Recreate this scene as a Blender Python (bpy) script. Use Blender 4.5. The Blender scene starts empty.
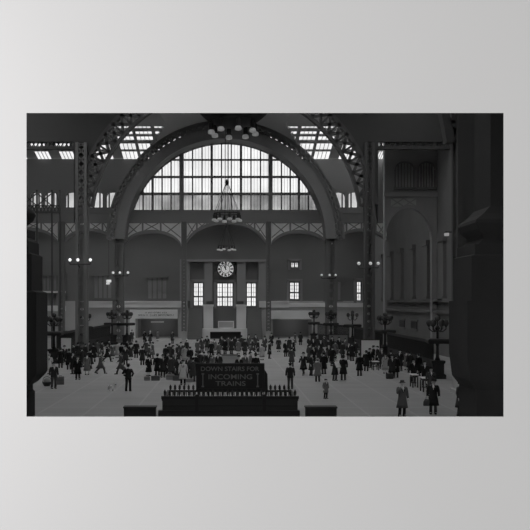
import bpy, bmesh, math, random
from mathutils import Vector, Matrix
random.seed(7)
C = bpy.context.scene.collection
S = bpy.context.scene
PI = math.pi

# ------------------------------------------------------------------ camera
F = 800.0; VX, VY, CH = 226.0, 303.0, 5.65      # focal length in px, vanishing point, eye height
cam = bpy.data.cameras.new('camera'); camo = bpy.data.objects.new('camera', cam); C.objects.link(camo)
camo.location = (0, 0, CH); camo.rotation_euler = (PI/2, 0, 0)
cam.sensor_width = 36; cam.lens = F/530*36
cam.shift_x = (265-VX)/530; cam.shift_y = (VY-265)/530
cam.clip_end = 600
S.camera = camo
# ------------------------------------------------------------------ sky, lights, exposure
w = bpy.data.worlds.new('sky'); S.world = w; w.use_nodes = True
bg = w.node_tree.nodes['Background']; bg.inputs[0].default_value = (1, 1, 1, 1); bg.inputs[1].default_value = 2.4
al = bpy.data.lights.new('room_window_light', 'AREA'); al.shape = 'RECTANGLE'; al.size = 4; al.size_y = 6; al.energy = 3500; al.color = (1, .985, 1)
alo = bpy.data.objects.new('room_window_light', al); C.objects.link(alo)
alo.location = (-10.5, 3.5, 7.5); alo.rotation_euler = (Vector((-1.5, 12, 6.2))-Vector((-10.5, 3.5, 7.5))).to_track_quat('-Z', 'Y').to_euler()
S.view_settings.view_transform = 'Standard'; S.view_settings.look = 'None'
S.view_settings.gamma = 1; S.view_settings.use_curve_mapping = False
S.view_settings.exposure = 0.0

# ------------------------------------------------------------------ helpers
def at(px, py, Y): return Vector(((px-VX)*Y/F, Y, CH+(VY-py)*Y/F))
def X_(px, Y): return (px-VX)*Y/F
def Z_(py, Y): return CH+(VY-py)*Y/F
def YF(py): return CH*F/(py-VY)                 # depth of a floor point

MATS = {}
def mat(name, v, rough=.75, vary=0.0, scale=.6, metal=0.0, emit=0.0, tint=(1, 1, 1)):
    if name in MATS: return MATS[name]
    m = bpy.data.materials.new(name); m.use_nodes = True; nt = m.node_tree; b = nt.nodes['Principled BSDF']
    col = tuple(v*t for t in tint)+(1,)
    b.inputs['Base Color'].default_value = col; b.inputs['Roughness'].default_value = rough
    b.inputs['Metallic'].default_value = metal; b.inputs['Specular IOR Level'].default_value = .25
    if emit: b.inputs['Emission Color'].default_value = (1, 1, 1, 1); b.inputs['Emission Strength'].default_value = emit
    if vary:
        tc = nt.nodes.new('ShaderNodeTexCoord'); n = nt.nodes.new('ShaderNodeTexNoise'); n.inputs['Scale'].default_value = scale; n.inputs['Detail'].default_value = 6
        r = nt.nodes.new('ShaderNodeMapRange'); r.inputs[3].default_value = 1-vary; r.inputs[4].default_value = 1+vary
        mx = nt.nodes.new('ShaderNodeVectorMath'); mx.operation = 'SCALE'; mx.inputs[0].default_value = col[:3]
        nt.links.new(tc.outputs['Object'], n.inputs['Vector']); nt.links.new(n.outputs['Fac'], r.inputs[0])
        nt.links.new(r.outputs[0], mx.inputs['Scale']); nt.links.new(mx.outputs[0], b.inputs['Base Color'])
    MATS[name] = m; return m
def glass(name, t, vary=.05, scale=.8):
    if name in MATS: return MATS[name]
    m = bpy.data.materials.new(name); m.use_nodes = True; nt = m.node_tree; nt.nodes.clear()
    o = nt.nodes.new('ShaderNodeOutputMaterial'); tr = nt.nodes.new('ShaderNodeBsdfTransparent')
    gl = nt.nodes.new('ShaderNodeBsdfGlossy'); gl.inputs['Roughness'].default_value = .2; gl.inputs[0].default_value = (.3, .3, .3, 1)
    mx = nt.nodes.new('ShaderNodeMixShader'); mx.inputs[0].default_value = .03
    tc = nt.nodes.new('ShaderNodeTexCoord'); n = nt.nodes.new('ShaderNodeTexNoise'); n.inputs['Scale'].default_value = scale
    r = nt.nodes.new('ShaderNodeMapRange'); r.inputs[1].default_value = .3; r.inputs[2].default_value = .7; r.inputs[3].default_value = t*(1-vary); r.inputs[4].default_value = min(1, t*(1+vary))
    nt.links.new(tc.outputs['Object'], n.inputs['Vector']); nt.links.new(n.outputs['Fac'], r.inputs[0]); nt.links.new(r.outputs[0], tr.inputs[0])
    nt.links.new(tr.outputs[0], mx.inputs[1]); nt.links.new(gl.outputs[0], mx.inputs[2]); nt.links.new(mx.outputs[0], o.inputs[0])
    MATS[name] = m; return m

class MB:
    def __init__(s): s.v = []; s.f = []; s.mi = []; s.cur = 0
    def add(s, vs, fs):
        o = len(s.v); s.v += [tuple(p) for p in vs]; s.f += [tuple(i+o for i in f) for f in fs]; s.mi += [s.cur]*len(fs); return s
    def box(s, x0, x1, y0, y1, z0, z1):
        vs = [(x, y, z) for x in (x0, x1) for y in (y0, y1) for z in (z0, z1)]
        return s.add(vs, [(0, 1, 3, 2), (4, 6, 7, 5), (0, 4, 5, 1), (2, 3, 7, 6), (0, 2, 6, 4), (1, 5, 7, 3)])
    def prism(s, poly, y0, y1):                 # polygon in x,z extruded along y
        n = len(poly)
        vs = [(x, y0, z) for x, z in poly]+[(x, y1, z) for x, z in poly]
        fs = [tuple(range(n)), tuple(range(2*n-1, n-1, -1))]+[(i, i+n, (i+1) % n+n, (i+1) % n) for i in range(n)]
        return s.add(vs, fs)
    def bar(s, p, q, wd, y0, y1):               # flat bar in an x,z plane
        dx, dz = q[0]-p[0], q[1]-p[1]; L = math.hypot(dx, dz) or 1
        nx, nz = -dz/L*wd/2, dx/L*wd/2
        return s.prism([(p[0]+nx, p[1]+nz), (q[0]+nx, q[1]+nz), (q[0]-nx, q[1]-nz), (p[0]-nx, p[1]-nz)], y0, y1)
    def arc(s, cx, cz, r0, r1, a0, a1, y0, y1, n=48):
        for i in range(n):
            a, b = a0+(a1-a0)*i/n, a0+(a1-a0)*(i+1)/n
            s.prism([(cx+r0*math.cos(a), cz+r0*math.sin(a)), (cx+r1*math.cos(a), cz+r1*math.sin(a)), (cx+r1*math.cos(b), cz+r1*math.sin(b)), (cx+r0*math.cos(b), cz+r0*math.sin(b))], y0, y1)
        return s
    def strip(s, xs, lo, hi, y0, y1):           # fill between two curves
        for a, b in zip(xs[:-1], xs[1:]):
            if hi(a)-lo(a) < 1e-3 and hi(b)-lo(b) < 1e-3: continue
            s.prism([(a, lo(a)), (b, lo(b)), (b, max(hi(b), lo(b)+1e-3)), (a, max(hi(a), lo(a)+1e-3))], y0, y1)
        return s
    def tube(s, pts, rad, n=8, cap=True):
        pts = [Vector(p) for p in pts]
        if not isinstance(rad, (list, tuple)): rad = [rad]*len(pts)
        rings = []; up = Vector((.13, .31, .94))
        for i, p in enumerate(pts):
            t = (pts[min(i+1, len(pts)-1)]-pts[max(i-1, 0)])
            if t.length < 1e-9: t = Vector((0, 0, 1))
            t.normalize(); a = t.cross(up)
            if a.length < .1: a = t.cross(Vector((1, 0, 0)))
            a.normalize(); b = t.cross(a)
            rings.append([p+(a*math.cos(2*PI*k/n)+b*math.sin(2*PI*k/n))*rad[i] for k in range(n)])
        vs = [q for r in rings for q in r]; m = len(rings)
        fs = [(i*n+k, i*n+(k+1) % n, (i+1)*n+(k+1) % n, (i+1)*n+k) for i in range(m-1) for k in range(n)]
        if cap: fs += [tuple(range(n))[::-1], tuple(range((m-1)*n, m*n))]
        return s.add(vs, fs)
    def lathe(s, prof, c=(0, 0, 0), n=20, sx=1, sy=1, rot=0):     # (radius, z)
        vs = [(c[0]+sx*r*math.cos(2*PI*k/n+rot), c[1]+sy*r*math.sin(2*PI*k/n+rot), c[2]+z) for r, z in prof for k in range(n)]
        m = len(prof)
        fs = [(i*n+k, i*n+(k+1) % n, (i+1)*n+(k+1) % n, (i+1)*n+k) for i in range(m-1) for k in range(n)]
        fs += [tuple(range(n))[::-1], tuple(range((m-1)*n, m*n))]
        return s.add(vs, fs)
    def square(s, prof, c): return s.lathe([(r*math.sqrt(2), z) for r, z in prof], c, 4, rot=PI/4)
    def ball(s, c, rx, ry=None, rz=None, n=12):
        ry = ry or rx; rz = rz or rx
        return s.lathe([(max(1e-4, math.sin(PI*i/8)), -rz*math.cos(PI*i/8)) for i in range(9)], c, n, rx, ry)
    def loft(s, rings, n=16):                   # (z, rx, ry, cx, cy)
        vs = [(cx+rx*math.cos(2*PI*k/n), cy+ry*math.sin(2*PI*k/n), z) for z, rx, ry, cx, cy in rings for k in range(n)]
        m = len(rings)
        fs = [(i*n+k, i*n+(k+1) % n, (i+1)*n+(k+1) % n, (i+1)*n+k) for i in range(m-1) for k in range(n)]
        fs += [tuple(range(n))[::-1], tuple(range((m-1)*n, m*n))]
        return s.add(vs, fs)
    def build(s, name, m, parent=None, smooth=False, loc=None):
        me = bpy.data.meshes.new(name); me.from_pydata(s.v, [], s.f)
        for x in (m if isinstance(m, (list, tuple)) else [m]): me.materials.append(x)
        me.polygons.foreach_set('material_index', s.mi)
        bm = bmesh.new(); bm.from_mesh(me); bmesh.ops.recalc_face_normals(bm, faces=bm.faces); bm.to_mesh(me); bm.free()
        if smooth:
            for p in me.polygons: p.use_smooth = True
        o = bpy.data.objects.new(name, me); C.objects.link(o)
        if parent: o.parent = parent
        if loc is not None: o.location = loc
        return o
def tag(o, label, cat, group=None):
    o['label'] = label; o['category'] = cat
    if group: o['group'] = group
    return o
def thing(name, label, cat, loc=(0, 0, 0), rz=0, group=None):
    o = bpy.data.objects.new(name, None); C.objects.link(o); o.location = loc; o.rotation_euler = (0, 0, rz)
    return tag(o, label, cat, group)
def struct(o): o['kind'] = 'structure'; return o
def copy_tree(o, parent=None):
    c = o.copy(); C.objects.link(c)
    if parent: c.parent = parent
    for ch in list(o.children): copy_tree(ch, c)
    return c
def text_mb(txt, size, align='CENTER', ext=.004, space=1.0, off=0):
    cu = bpy.data.curves.new('t', 'FONT'); cu.body = txt; cu.size = size; cu.align_x = align; cu.align_y = 'CENTER'; cu.extrude = ext; cu.space_character = space; cu.offset = off
    o = bpy.data.objects.new('t', cu); C.objects.link(o); bpy.context.view_layer.update()
    me = bpy.data.meshes.new_from_object(o.evaluated_get(bpy.context.evaluated_depsgraph_get()))
    vs = [v.co.copy() for v in me.vertices]; fs = [tuple(p.vertices) for p in me.polygons]
    bpy.data.objects.remove(o); bpy.data.curves.remove(cu); bpy.data.meshes.remove(me)
    return vs, fs

# ------------------------------------------------------------------ materials
PLASTER = mat('plaster', .171, .9, .012, .5, tint=(1, .995, .985))
STEEL = mat('steel', .2, .7); PLATE = mat('steel_plate', .085, .8); STEEL2 = mat('steel_far', .29, .75)  # far steel is lighter: distance haze put into its colour
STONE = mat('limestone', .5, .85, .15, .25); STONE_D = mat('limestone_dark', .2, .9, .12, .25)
STONE_L = mat('limestone_pale', .8, .85, .1, .4)
PANEL = mat('pale_panel', .9, .8, .08, .5); DECK = mat('roof_deck', .5, .9)
PIER = mat('dark_stone', .03, .9, .2, .5); IRON = mat('black_iron', .034, .55); IRON2 = mat('dark_iron', .05, .6)  # pier stone: very dark, slightly mottled
WOOD = mat('dark_wood', .05, .6); ROOM_GREY = mat('room_grey', .3, .9)  # room lining lightened, haze put into its grey
GL = glass('window_glass', .64, .05, .35); GL_DIMMED = glass('dimmed_glass', .38, .28, .35); GL_MID = glass('clerestory_glass', .50, .12, .5)  # lower lunette panes: shade of a building outside put into the tint
WHITE = mat('white_enamel', .88, .5); OPAL = mat('opal_glass', .6, .3, emit=.1); SMOKED = mat('smoked_globe', .07, .25)  # opal shades are unlit; a faint glow is added to brighten them
LIT = mat('lit_globe', .8, .3, emit=.95); LITDIM = mat('dim_lit_globe', .6, .3, emit=.28)
LEATHER = mat('leather', .06, .6); CANVAS = mat('canvas', .3, .8)

# floor: paving with fine joints
fm = bpy.data.materials.new('concourse_paving'); fm.use_nodes = True; nt = fm.node_tree; b = nt.nodes['Principled BSDF']
b.inputs['Roughness'].default_value = .55; b.inputs['Specular IOR Level'].default_value = .2
tc = nt.nodes.new('ShaderNodeTexCoord'); br = nt.nodes.new('ShaderNodeTexBrick'); br.offset = 0
br.inputs['Color1'].default_value = (.37, .37, .37, 1); br.inputs['Color2'].default_value = (.335, .335, .335, 1); br.inputs['Mortar'].default_value = (.415, .415, .415, 1)
br.inputs['Scale'].default_value = 1; br.inputs['Mortar Size'].default_value = .06; br.inputs['Brick Width'].default_value = 2.4; br.inputs['Row Height'].default_value = 2.4
nz = nt.nodes.new('ShaderNodeTexNoise'); nz.inputs['Scale'].default_value = .35; nz.inputs['Detail'].default_value = 5
mr = nt.nodes.new('ShaderNodeMapRange'); mr.inputs[3].default_value = .85; mr.inputs[4].default_value = 1.15
sc = nt.nodes.new('ShaderNodeVectorMath'); sc.operation = 'SCALE'
nt.links.new(tc.outputs['Object'], br.inputs['Vector']); nt.links.new(tc.outputs['Object'], nz.inputs['Vector']); nt.links.new(nz.outputs['Fac'], mr.inputs[0])
nt.links.new(br.outputs['Color'], sc.inputs[0]); nt.links.new(mr.outputs[0], sc.inputs['Scale']); nt.links.new(sc.outputs[0], b.inputs['Base Color'])

# ------------------------------------------------------------------ hall shell
XL, XR, YB, YS, YA, YN = -36.0, 23.2, 129.0, 116.0, 83.0, 50.0     # left, right, back wall, screen plane, column planes
ROOF = 29.0
struct(MB().box(XL, XR, 12.3, 136, -.3, 0).build('floor', fm))
# pale wall; its opening onto a modelled concourse stands in for a hung print; the reveal splays outwards behind it
mb = MB()
ox0, ox1, oz0, oz1 = X_(26.5, 12), X_(503.5, 12), Z_(416.6, 12), Z_(113, 12)
sp = .28
A = [(XL, 0-.3), (XR, -.3), (XR, ROOF+.5), (XL, ROOF+.5)]
I1 = [(ox0, oz0), (ox1, oz0), (ox1, oz1), (ox0, oz1)]; I2 = [(ox0-sp, oz0-sp), (ox1+sp, oz0-sp), (ox1+sp, oz1+sp), (ox0-sp, oz1+sp)]
vs = [(x, 12, z) for x, z in A]+[(x, 12, z) for x, z in I1]+[(x, 12.3, z) for x, z in A]+[(x, 12.3, z) for x, z in I2]
fs = []
for i in range(4):
    j = (i+1) % 4
    fs += [(i, j, 4+j, 4+i), (8+i, 12+i, 12+j, 8+j), (4+i, 4+j, 12+j, 12+i), (i, 8+i, 8+j, j)]
struct(mb.add(vs, fs).build('wall_front', PLASTER))
struct(MB().box(XL-.5, XL, 12.3, 136, -.3, ROOF+.5).build('wall_left', STONE_D))
# ceiling slab with the big roof light over the nave
wn = [0]
def window(frame_mb, frame_m, panes):
    wn[0] += 1
    o = struct(frame_mb.build('window_%d' % wn[0], frame_m))
    for mb_, m_ in panes: mb_.build('pane', m_, o)
    return o
UNSEEN_LIGHTS = [(-9, 9, 60, 80), (-8.5, 8.5, 17, 43), (-12, 12, 84.5, 97), (-33, -17, 66, 80), (16.5, 21.5, 62, 80), (-33, -17, 85, 97), (16.5, 21.5, 90, 97)]      # unseen roof lights in the flat roof, placed for the daylight they let in
def slab_with_holes(mb, x0, x1, y0, y1, z0, z1, hs):
    xs = sorted(set([x0, x1]+[v for h in hs for v in h[:2]])); ys = sorted(set([y0, y1]+[v for h in hs for v in h[2:]]))
    for a, b_ in zip(xs[:-1], xs[1:]):
        for c, d in zip(ys[:-1], ys[1:]):
            if not any(h[0] < (a+b_)/2 < h[1] and h[2] < (c+d)/2 < h[3] for h in hs): mb.box(a, b_, c, d, z0, z1)
BACKL = [(-34, 21, 118.5, 126.5)]  # added glazed strip, hidden above the back hall to light its wall
mb = MB()
slab_with_holes(mb, XL, XR, 12.3, 98, ROOF, ROOF+.5, UNSEEN_LIGHTS)
slab_with_holes(mb, XL, XR, YS+1, 136, 18.6, 18.9, BACKL)
struct(mb.build('ceiling', DECK))
RG = glass('unseen_roof_glass', .98, .01)
for (a, b_, c, d), z in [(h, ROOF) for h in UNSEEN_LIGHTS]+[(h, 18.6) for h in BACKL]:
    fr = MB(); n = max(2, 2*round((b_-a)/5)); m_ = max(2, round((d-c)/4.5))
    for i in range(n+1): x = a+(b_-a)*i/n; fr.box(x-.1, x+.1, c, d, z-.1, z+.4)
    for i in range(m_+1): y = c+(d-c)*i/m_; fr.box(a, b_, y-.08, y+.08, z, z+.35)
    window(fr, STEEL, [(MB().box(a, b_, c, d, z+.2, z+.22), RG)])  # these windows are the unseen roof lights and the added hidden strip

# ---- glazed vault behind the near arch: rows between purlins
CUR = [(159, 117), (151.5, 114.6), (150, 114.1), (143.5, 112.2), (140.5, 111.3), (136.5, 110.2), (134.5, 109.6), (131.5, 108.7), (128.5, 107.7), (126.5, 107), (123.5, 105.7), (122, 105), (118, 102.5), (113, 98)]
CP = [(Y, Z_(py, Y)) for py, Y in CUR]
CP[-1] = (98, ROOF+.2)
cols = [(98, 114), (123.5, 139), (141.5, 157), (160, 175), (277, 292), (295, 310.5), (313, 328.5), (338, 354), (376, 390), (62, 76), (38, 52), (14, 28), (-8, 4)]
cols.sort()
XC = [(X_(a, 117), X_(b_, 117)) for a, b_ in cols]
def slab(mb, x0, x1, p, q, up=.12):
    mb.add([(x0, p[0], p[1]), (x1, p[0], p[1]), (x1, q[0], q[1]), (x0, q[0], q[1]), (x0, p[0], p[1]+up), (x1, p[0], p[1]+up), (x1, q[0], q[1]+up), (x0, q[0], q[1]+up)],
           [(0, 1, 2, 3), (7, 6, 5, 4), (0, 4, 5, 1), (1, 5, 6, 2), (2, 6, 7, 3), (3, 7, 4, 0)])
BR = (97.6*116.0/F)+2.55; BZ = Z_(240.6, 116.0); BXC = X_(225.5, 116.0)          # nave barrel
def barrel(x): return BZ+math.sqrt(max(0, BR*BR-(x-BXC)**2))
def pieces(x0, x1, k):                            # x ranges where the cross vault is the higher of the two
    zc = (CP[k][1]+CP[k+1][1])/2; d = BR*BR-(zc-BZ)**2
    if d <= 0: return [(x0, x1)]
    e = math.sqrt(d); out = []
    if x0 < BXC-e: out.append((x0, min(x1, BXC-e)))
    if x1 > BXC+e: out.append((max(x0, BXC+e), x1))
    return out
mb = MB(); prev = XL
def put(mb, x0, x1, k, up=.12):
    for a, b_ in pieces(x0, x1, k): slab(mb, a, b_, CP[k], CP[k+1], up)
for x0, x1 in XC+[(XR, XR)]:
    if x0 > prev:
        for k in range(len(CP)-1): put(mb, prev, min(x0, XR), k)
    if x0 < XR:
        for k in range(len(CP)-1):
            if k % 2 or k > 8: put(mb, x0, min(x1, XR), k)
    prev = x1
for k in range(len(CP)-1):
    zc = (CP[k][1]+CP[k+1][1])/2; sn = (zc-BZ)/BR
    if sn >= 1: continue
    a_ = math.asin(sn); mb.arc(BXC, BZ, BR, BR+.25, a_, PI-a_, CP[k+1][0], CP[k][0], 40)
e = math.sqrt(BR*BR-(ROOF-BZ)**2); xs = [BXC-e+2*e*i/30 for i in range(31)]
mb.strip(xs, lambda x: ROOF, barrel, 97.8, 98.1)
struct(mb.build('trim_1', DECK))
for x0, x1 in XC:
    if x0 > XR: continue
    x1 = min(x1, XR); fr = MB(); pn = MB()
    for k in (0, 2, 4, 6, 8):
        put(pn, x0, x1, k, .02)
        for j in range(5):
            x = x0+(x1-x0)*j/4
            if pieces(x, x+1e-3, k): slab(fr, x-.03, x+.03, (CP[k][0], CP[k][1]-.06), (CP[k+1][0], CP[k+1][1]-.06), .1)
    window(fr, STEEL2, [(pn, GL)])

# ---- screen plane: lunette, clerestory, entablature, braced panels, arcade
LCX, LCZ, LR = X_(225.5, YS), Z_(240.6, YS), 97.6*YS/F
def lun(x):
    d = LR*LR-(x-LCX)**2
    return LCZ+math.sqrt(d) if d > 0 else -1
zt, zb = Z_(159, YS), Z_(211, YS)
cw = []                                          # three-light clerestory windows, px ranges
for a, b_ in ((332.5, 345.7), (348, 361.2), (365.5, 378.5), (106, 119), (90, 103.3), (65, 78), (44, 57), (30, 42), (8, 20), (-8, 4)):
    cw.append((X_(a, YS), X_(b_, YS)))
cw.sort()
mb = MB(); wz0, wz1 = Z_(208, YS), Z_(193.5, YS)
lx0, lx1 = X_(130.5, YS), X_(321, YS)
xs = [lx0+(lx1-lx0)*i/96 for i in range(97)]
mb.strip(xs, lambda x: max(zb, lun(x)), lambda x: max(zt, min(LCZ+math.sqrt(max(0, (LR+1.3)**2-(x-LCX)**2)), 60)), YS, YS+1)
for (s0, s1) in ((XL, lx0), (lx1, XR)):
    mb.box(s0, s1, YS, YS+1, wz1+.35, zt); mb.box(s0, s1, YS, YS+1, zb, wz0)
    p = s0
    for a, b_ in cw:
        if a < s0 or b_ > s1+.5: continue
        mb.box(p, a, YS, YS+1, wz0, wz1+.35); p = b_
        xm = (a+b_)/2; hw = (b_-a)/2
        n = [a+(b_-a)*i/10 for i in range(11)]
        mb.strip(n, lambda x: wz1-.35+.6*math.sqrt(max(0, 1-((x-xm)/hw)**2)), lambda x: wz1+.36, YS, YS+1)
    mb.box(p, s1, YS, YS+1, wz0, wz1+.35)
RA = [(math.radians(45), math.radians(67)), (math.radians(113), math.radians(135))]
aa = math.asin((zt-LCZ)/(LR+1.3))
for q0, q1 in ((aa, RA[0][0]), (RA[0][1], RA[1][0]), (RA[1][1], PI-aa)):
    if q1 > q0: mb.arc(LCX, LCZ, LR+1.25, BR+.05, q0, q1, YS, YS+1, 24)
struct(mb.build('wall_screen', STEEL2))
for q0, q1 in RA:                                # ring lights behind the lattice rim
    fr = MB()
    for i in range(9): q = q0+(q1-q0)*i/8; fr.bar((LCX+(LR+1.3)*math.cos(q), LCZ+(LR+1.3)*math.sin(q)), (LCX+BR*math.cos(q), LCZ+BR*math.sin(q)), .2, YS+.2, YS+.5)
    window(fr, STEEL2, [(MB().arc(LCX, LCZ, LR+1.25, BR+.05, q0, q1, YS+.3, YS+.33, 16), GL)])
for a, b_ in cw:
    fr = MB(); d = b_-a
    for u in (0, .24, .74, 1): fr.box(a+d*u-.09, a+d*u+.09, YS-.05, YS+.3, wz0, wz1+.1)
    fr.box(a, b_, YS-.05, YS+.3, wz0-.05, wz0+.08)
    window(fr, STEEL2, [(MB().box(a, b_, YS+.4, YS+.43, wz0, wz1+.3), GL_MID)])
# lunette frame
fr = MB()
thick = {181.5: 4.4, 270.5: 4.2, 152.5: 2.2, 211.7: 2.4, 241: 2.4, 299: 2.2, 226: .0}
vx = [143, 152.5, 162, 171, 181.5, 192.5, 202, 211.7, 221.5, 231.3, 241, 251, 260.5, 270.5, 281.5, 290.3, 299, 308.5]
for v in vx:
    x = X_(v, YS); t = thick.get(v, 1.2)*YS/F/2
    top = min(lun(x-t), lun(x+t))+.1
    if top > zb: fr.box(x-t, x+t, YS-.1, YS+.5, zb, top)
ed = [132]+vx+[319]
for a, b_ in zip(ed[:-1], ed[1:]):
    for u in (1/3, 2/3):
        x = X_(a+(b_-a)*u, YS); top = lun(x)+.05
        if top > zb+.3: fr.box(x-.02, x+.02, YS, YS+.1, zb, top)
def chord(z): d = LR*LR-(z-LCZ)**2; return math.sqrt(d)
for py, t in ((159.7, 1.3), (176.8, 1.9), (193.7, 2.3), (210.6, 1.4)):
    z = Z_(py, YS); c = chord(z)-.02; fr.box(LCX-c, LCX+c, YS-.08, YS+.48, z-t*YS/F/2, z+t*YS/F/2)
fr.arc(LCX, LCZ, LR-.12, LR+.1, math.asin((zb-LCZ)/LR), PI-math.asin((zb-LCZ)/LR), YS-.1, YS+.5, 64)
zr = Z_(193.7, YS)
xs = [LCX-LR+2*LR*i/80 for i in range(81)]
up = MB().strip(xs, lambda x: min(max(zr, zb), max(lun(x), zr)), lambda x: max(lun(x), zr), YS+.3, YS+.33)
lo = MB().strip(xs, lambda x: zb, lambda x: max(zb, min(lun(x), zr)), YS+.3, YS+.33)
window(fr, STEEL2, [(up, GL), (lo, GL_DIMMED)])
# entablature
mb = MB()
za, ze = Z_(222, YS), Z_(211, YS)
mb.box(XL, XR, YS-.3, YS+1, za+.25, ze-.2); mb.box(XL, XR, YS-.5, YS+1, ze-.35, ze); mb.box(XL, XR, YS-.4, YS+1, za, za+.25)
struct(mb.build('trim_2', STEEL2))
# bays: (x0, x1, centre, half width, peak py, spring py, verticals)
bays = [(-52, 2, -22, 30, 229, 250, [-36, -8]), (9, 58, 30, 31, 228.5, 250, [26, 42]), (65, 112, 90, 29, 229.5, 250, [77, 89.5, 103]),
        (125, 181, 152.5, 30, 231, 250, [143, 161]), (187, 265.5, 226, 41.5, 222, 250, [197, 207, 245, 254.5]),
        (271.5, 326, 299, 30, 231, 250, [290, 308.5]), (332, 390, 361, 30, 229.5, 250, [346, 361, 375])]
spm = MB(); brm = MB(); rib = MB()
for x0, x1, cxp, hw, pk, spg, vts in bays:
    a, b_ = X_(x0, YS), min(X_(x1, YS), XR); cx = X_(cxp, YS); h = hw*YS/F; zp, zs = Z_(pk, YS), Z_(spg, YS)
    arch = lambda x: zs+(zp-zs)*math.sqrt(max(0, 1-((x-cx)/h)**2))
    xs = [a+(b_-a)*i/40 for i in range(41)]
    spm.strip(xs, lambda x: min(arch(x), za-.01), lambda x: za, YS-.45, YS+.5)
    rib.strip(xs, lambda x: arch(x)-.28, lambda x: min(za, arch(x)+.12), YS-.6, YS+1)
    brm.box(a, b_, YS-.57, YS-.45, za-.22, za)
    vv = [x0]+vts+[x1]
    for v in vts:
        x = X_(v, YS)
        if x < XR and arch(x) < za-.1: brm.box(x-.12, x+.12, YS-.57, YS-.45, arch(x), za)
    for p, q in zip(vv[:-1], vv[1:]):
        xa, xb = X_(p, YS), min(X_(q, YS), XR)
        if xa >= XR: continue
        zl = min(arch(xa), arch(xb))
        if za-max(arch(xa), arch(xb)) < .15 and za-zl < .8: continue
        zl = max(zl, za-2.3)
        for (u0, w0, u1, w1) in ((xa, za, xb, zl), (xa, zl, xb, za)):
            pts = [(u0+(u1-u0)*t/12, w0+(w1-w0)*t/12) for t in range(13)]
            keep = [pt for pt in pts if pt[1] > arch(pt[0])-.1]
            if len(keep) > 1: brm.bar(keep[0], keep[-1], .13, YS-.53, YS-.45)
struct(spm.build('wall_spandrel', PANEL)); struct(brm.build('trim_3', STEEL2)); struct(rib.build('trim_4', STEEL2))

# ---- right-hand side wall with relief: arches, dim windows, pilasters, ledges
mb = MB(); R0 = XR
mb.box(R0, R0+.6, 12.3, 98, -.3, ROOF+.5); mb.box(R0, R0+.6, 98, 136, -.3, 26.3)
struct(mb.build('wall_right', mat('limestone_right', .17, .9, .15, .3)))  # right wall limestone: darker tone, slightly mottled
def YR(px): return R0*F/(px-VX)                  # depth of a point on the right wall
STONE_R = mat('limestone_right', 0)
mb = MB()
for zl, hh, d in ((5.75, .35, .5), (4.55, .3, .4)): mb.box(R0-d, R0, 30, YS-.5, zl, zl+hh)
for px in (383, 392, 402, 414, 428, 444, 462):
    y = YR(px); mb.box(R0-.35, R0, y-.9, y+.9, 6.1, 12.2); mb.box(R0-.5, R0, y-1.1, y+1.1, 12.2, 12.8); mb.box(R0-.5, R0, y-1.1, y+1.1, 5.9, 6.4)
struct(mb.build('trim_5', STONE_R))
YQ = 88.0                                        # transverse wall across the right aisle
qa, qb = X_(384.5, YQ), XR
qx = X_(408.5, YQ); qh = X_(432, YQ)-qx; qs, qp = Z_(242, YQ), Z_(208, YQ)
qarch = lambda x: qs+(qp-qs)*math.sqrt(max(0, 1-((x-qx)/qh)**2)) if abs(x-qx) < qh else 0
mb = MB(); mb.box(qa, qx-qh, YQ, YQ+.8, 0, ROOF); mb.box(qx+qh, qb, YQ, YQ+.8, 0, ROOF)
xs = [qx-qh+2*qh*i/40 for i in range(41)]
mb.strip(xs, lambda x: max(qs, qarch(x)), lambda x: ROOF, YQ, YQ+.8)
struct(mb.build('wall_aisle', mat('limestone_aisle', .3, .9, .15, .3)))
mb = MB(); mb.box(qa-.1, qb, YQ-.25, YQ, Z_(197, YQ), Z_(193, YQ)); mb.box(qa-.1, qb, YQ-.2, YQ, Z_(209.5, YQ)+.1, Z_(208, YQ)+.1) if 0 else None
for t0, t1 in zip(xs[:-1], xs[1:]):
    mb.prism([(t0, max(qs, qarch(t0))), (t1, max(qs, qarch(t1))), (t1, max(qs, qarch(t1))+.35), (t0, max(qs, qarch(t0))+.35)], YQ-.2, YQ)
struct(mb.build('trim_9', mat('limestone_aisle', 0)))
mb = MB(); mb.box(X_(391, YQ), X_(416, YQ), YQ-.06, YQ-.01, Z_(206.5, YQ), Z_(198.5, YQ))
struct(mb.build('trim_10', mat('aisle_panel', .42, .85, .1, .5)))  # mid-grey panel behind the crossed bars
mb = MB()
for u, v in ((391, 403.5), (403.5, 416)):
    mb.bar((X_(u, YQ), Z_(206.5, YQ)), (X_(v, YQ), Z_(198.5, YQ)), .13, YQ-.12, YQ-.06); mb.bar((X_(v, YQ), Z_(206.5, YQ)), (X_(u, YQ), Z_(198.5, YQ)), .13, YQ-.12, YQ-.06)
struct(mb.build('trim_11', mat('limestone_aisle', 0)))
GLN = mat('pale_opaque_pane', .42, .3)  # opaque pale pane laid on the solid wall
for p0, p1 in ((395, 413.5), (418, 434.5)):
    x0, x1, z0, z1 = X_(p0, YQ), X_(p1, YQ), Z_(187.5, YQ), Z_(170, YQ); xm, hw = (x0+x1)/2, (x1-x0)/2; fr = MB(); pn = MB()
    top = lambda x: z1+.75*math.sqrt(max(0, 1-((x-xm)/hw)**2))
    xs = [x0+(x1-x0)*i/16 for i in range(17)]
    pn.strip(xs, lambda x: z0, top, YQ-.05, YQ-.01)
    for k in range(7): x = x0+(x1-x0)*k/6; fr.box(x-.08, x+.08, YQ-.15, YQ-.02, z0, top(x))
    fr.box(x0-.2, x1+.2, YQ-.25, YQ, z0-.25, z0)
    for t0, t1 in zip(xs[:-1], xs[1:]): fr.prism([(t0, top(t0)), (t1, top(t1)), (t1, top(t1)+.2), (t0, top(t0)+.2)], YQ-.2, YQ)
    window(fr, STONE_R, [(pn, GLN)])
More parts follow.
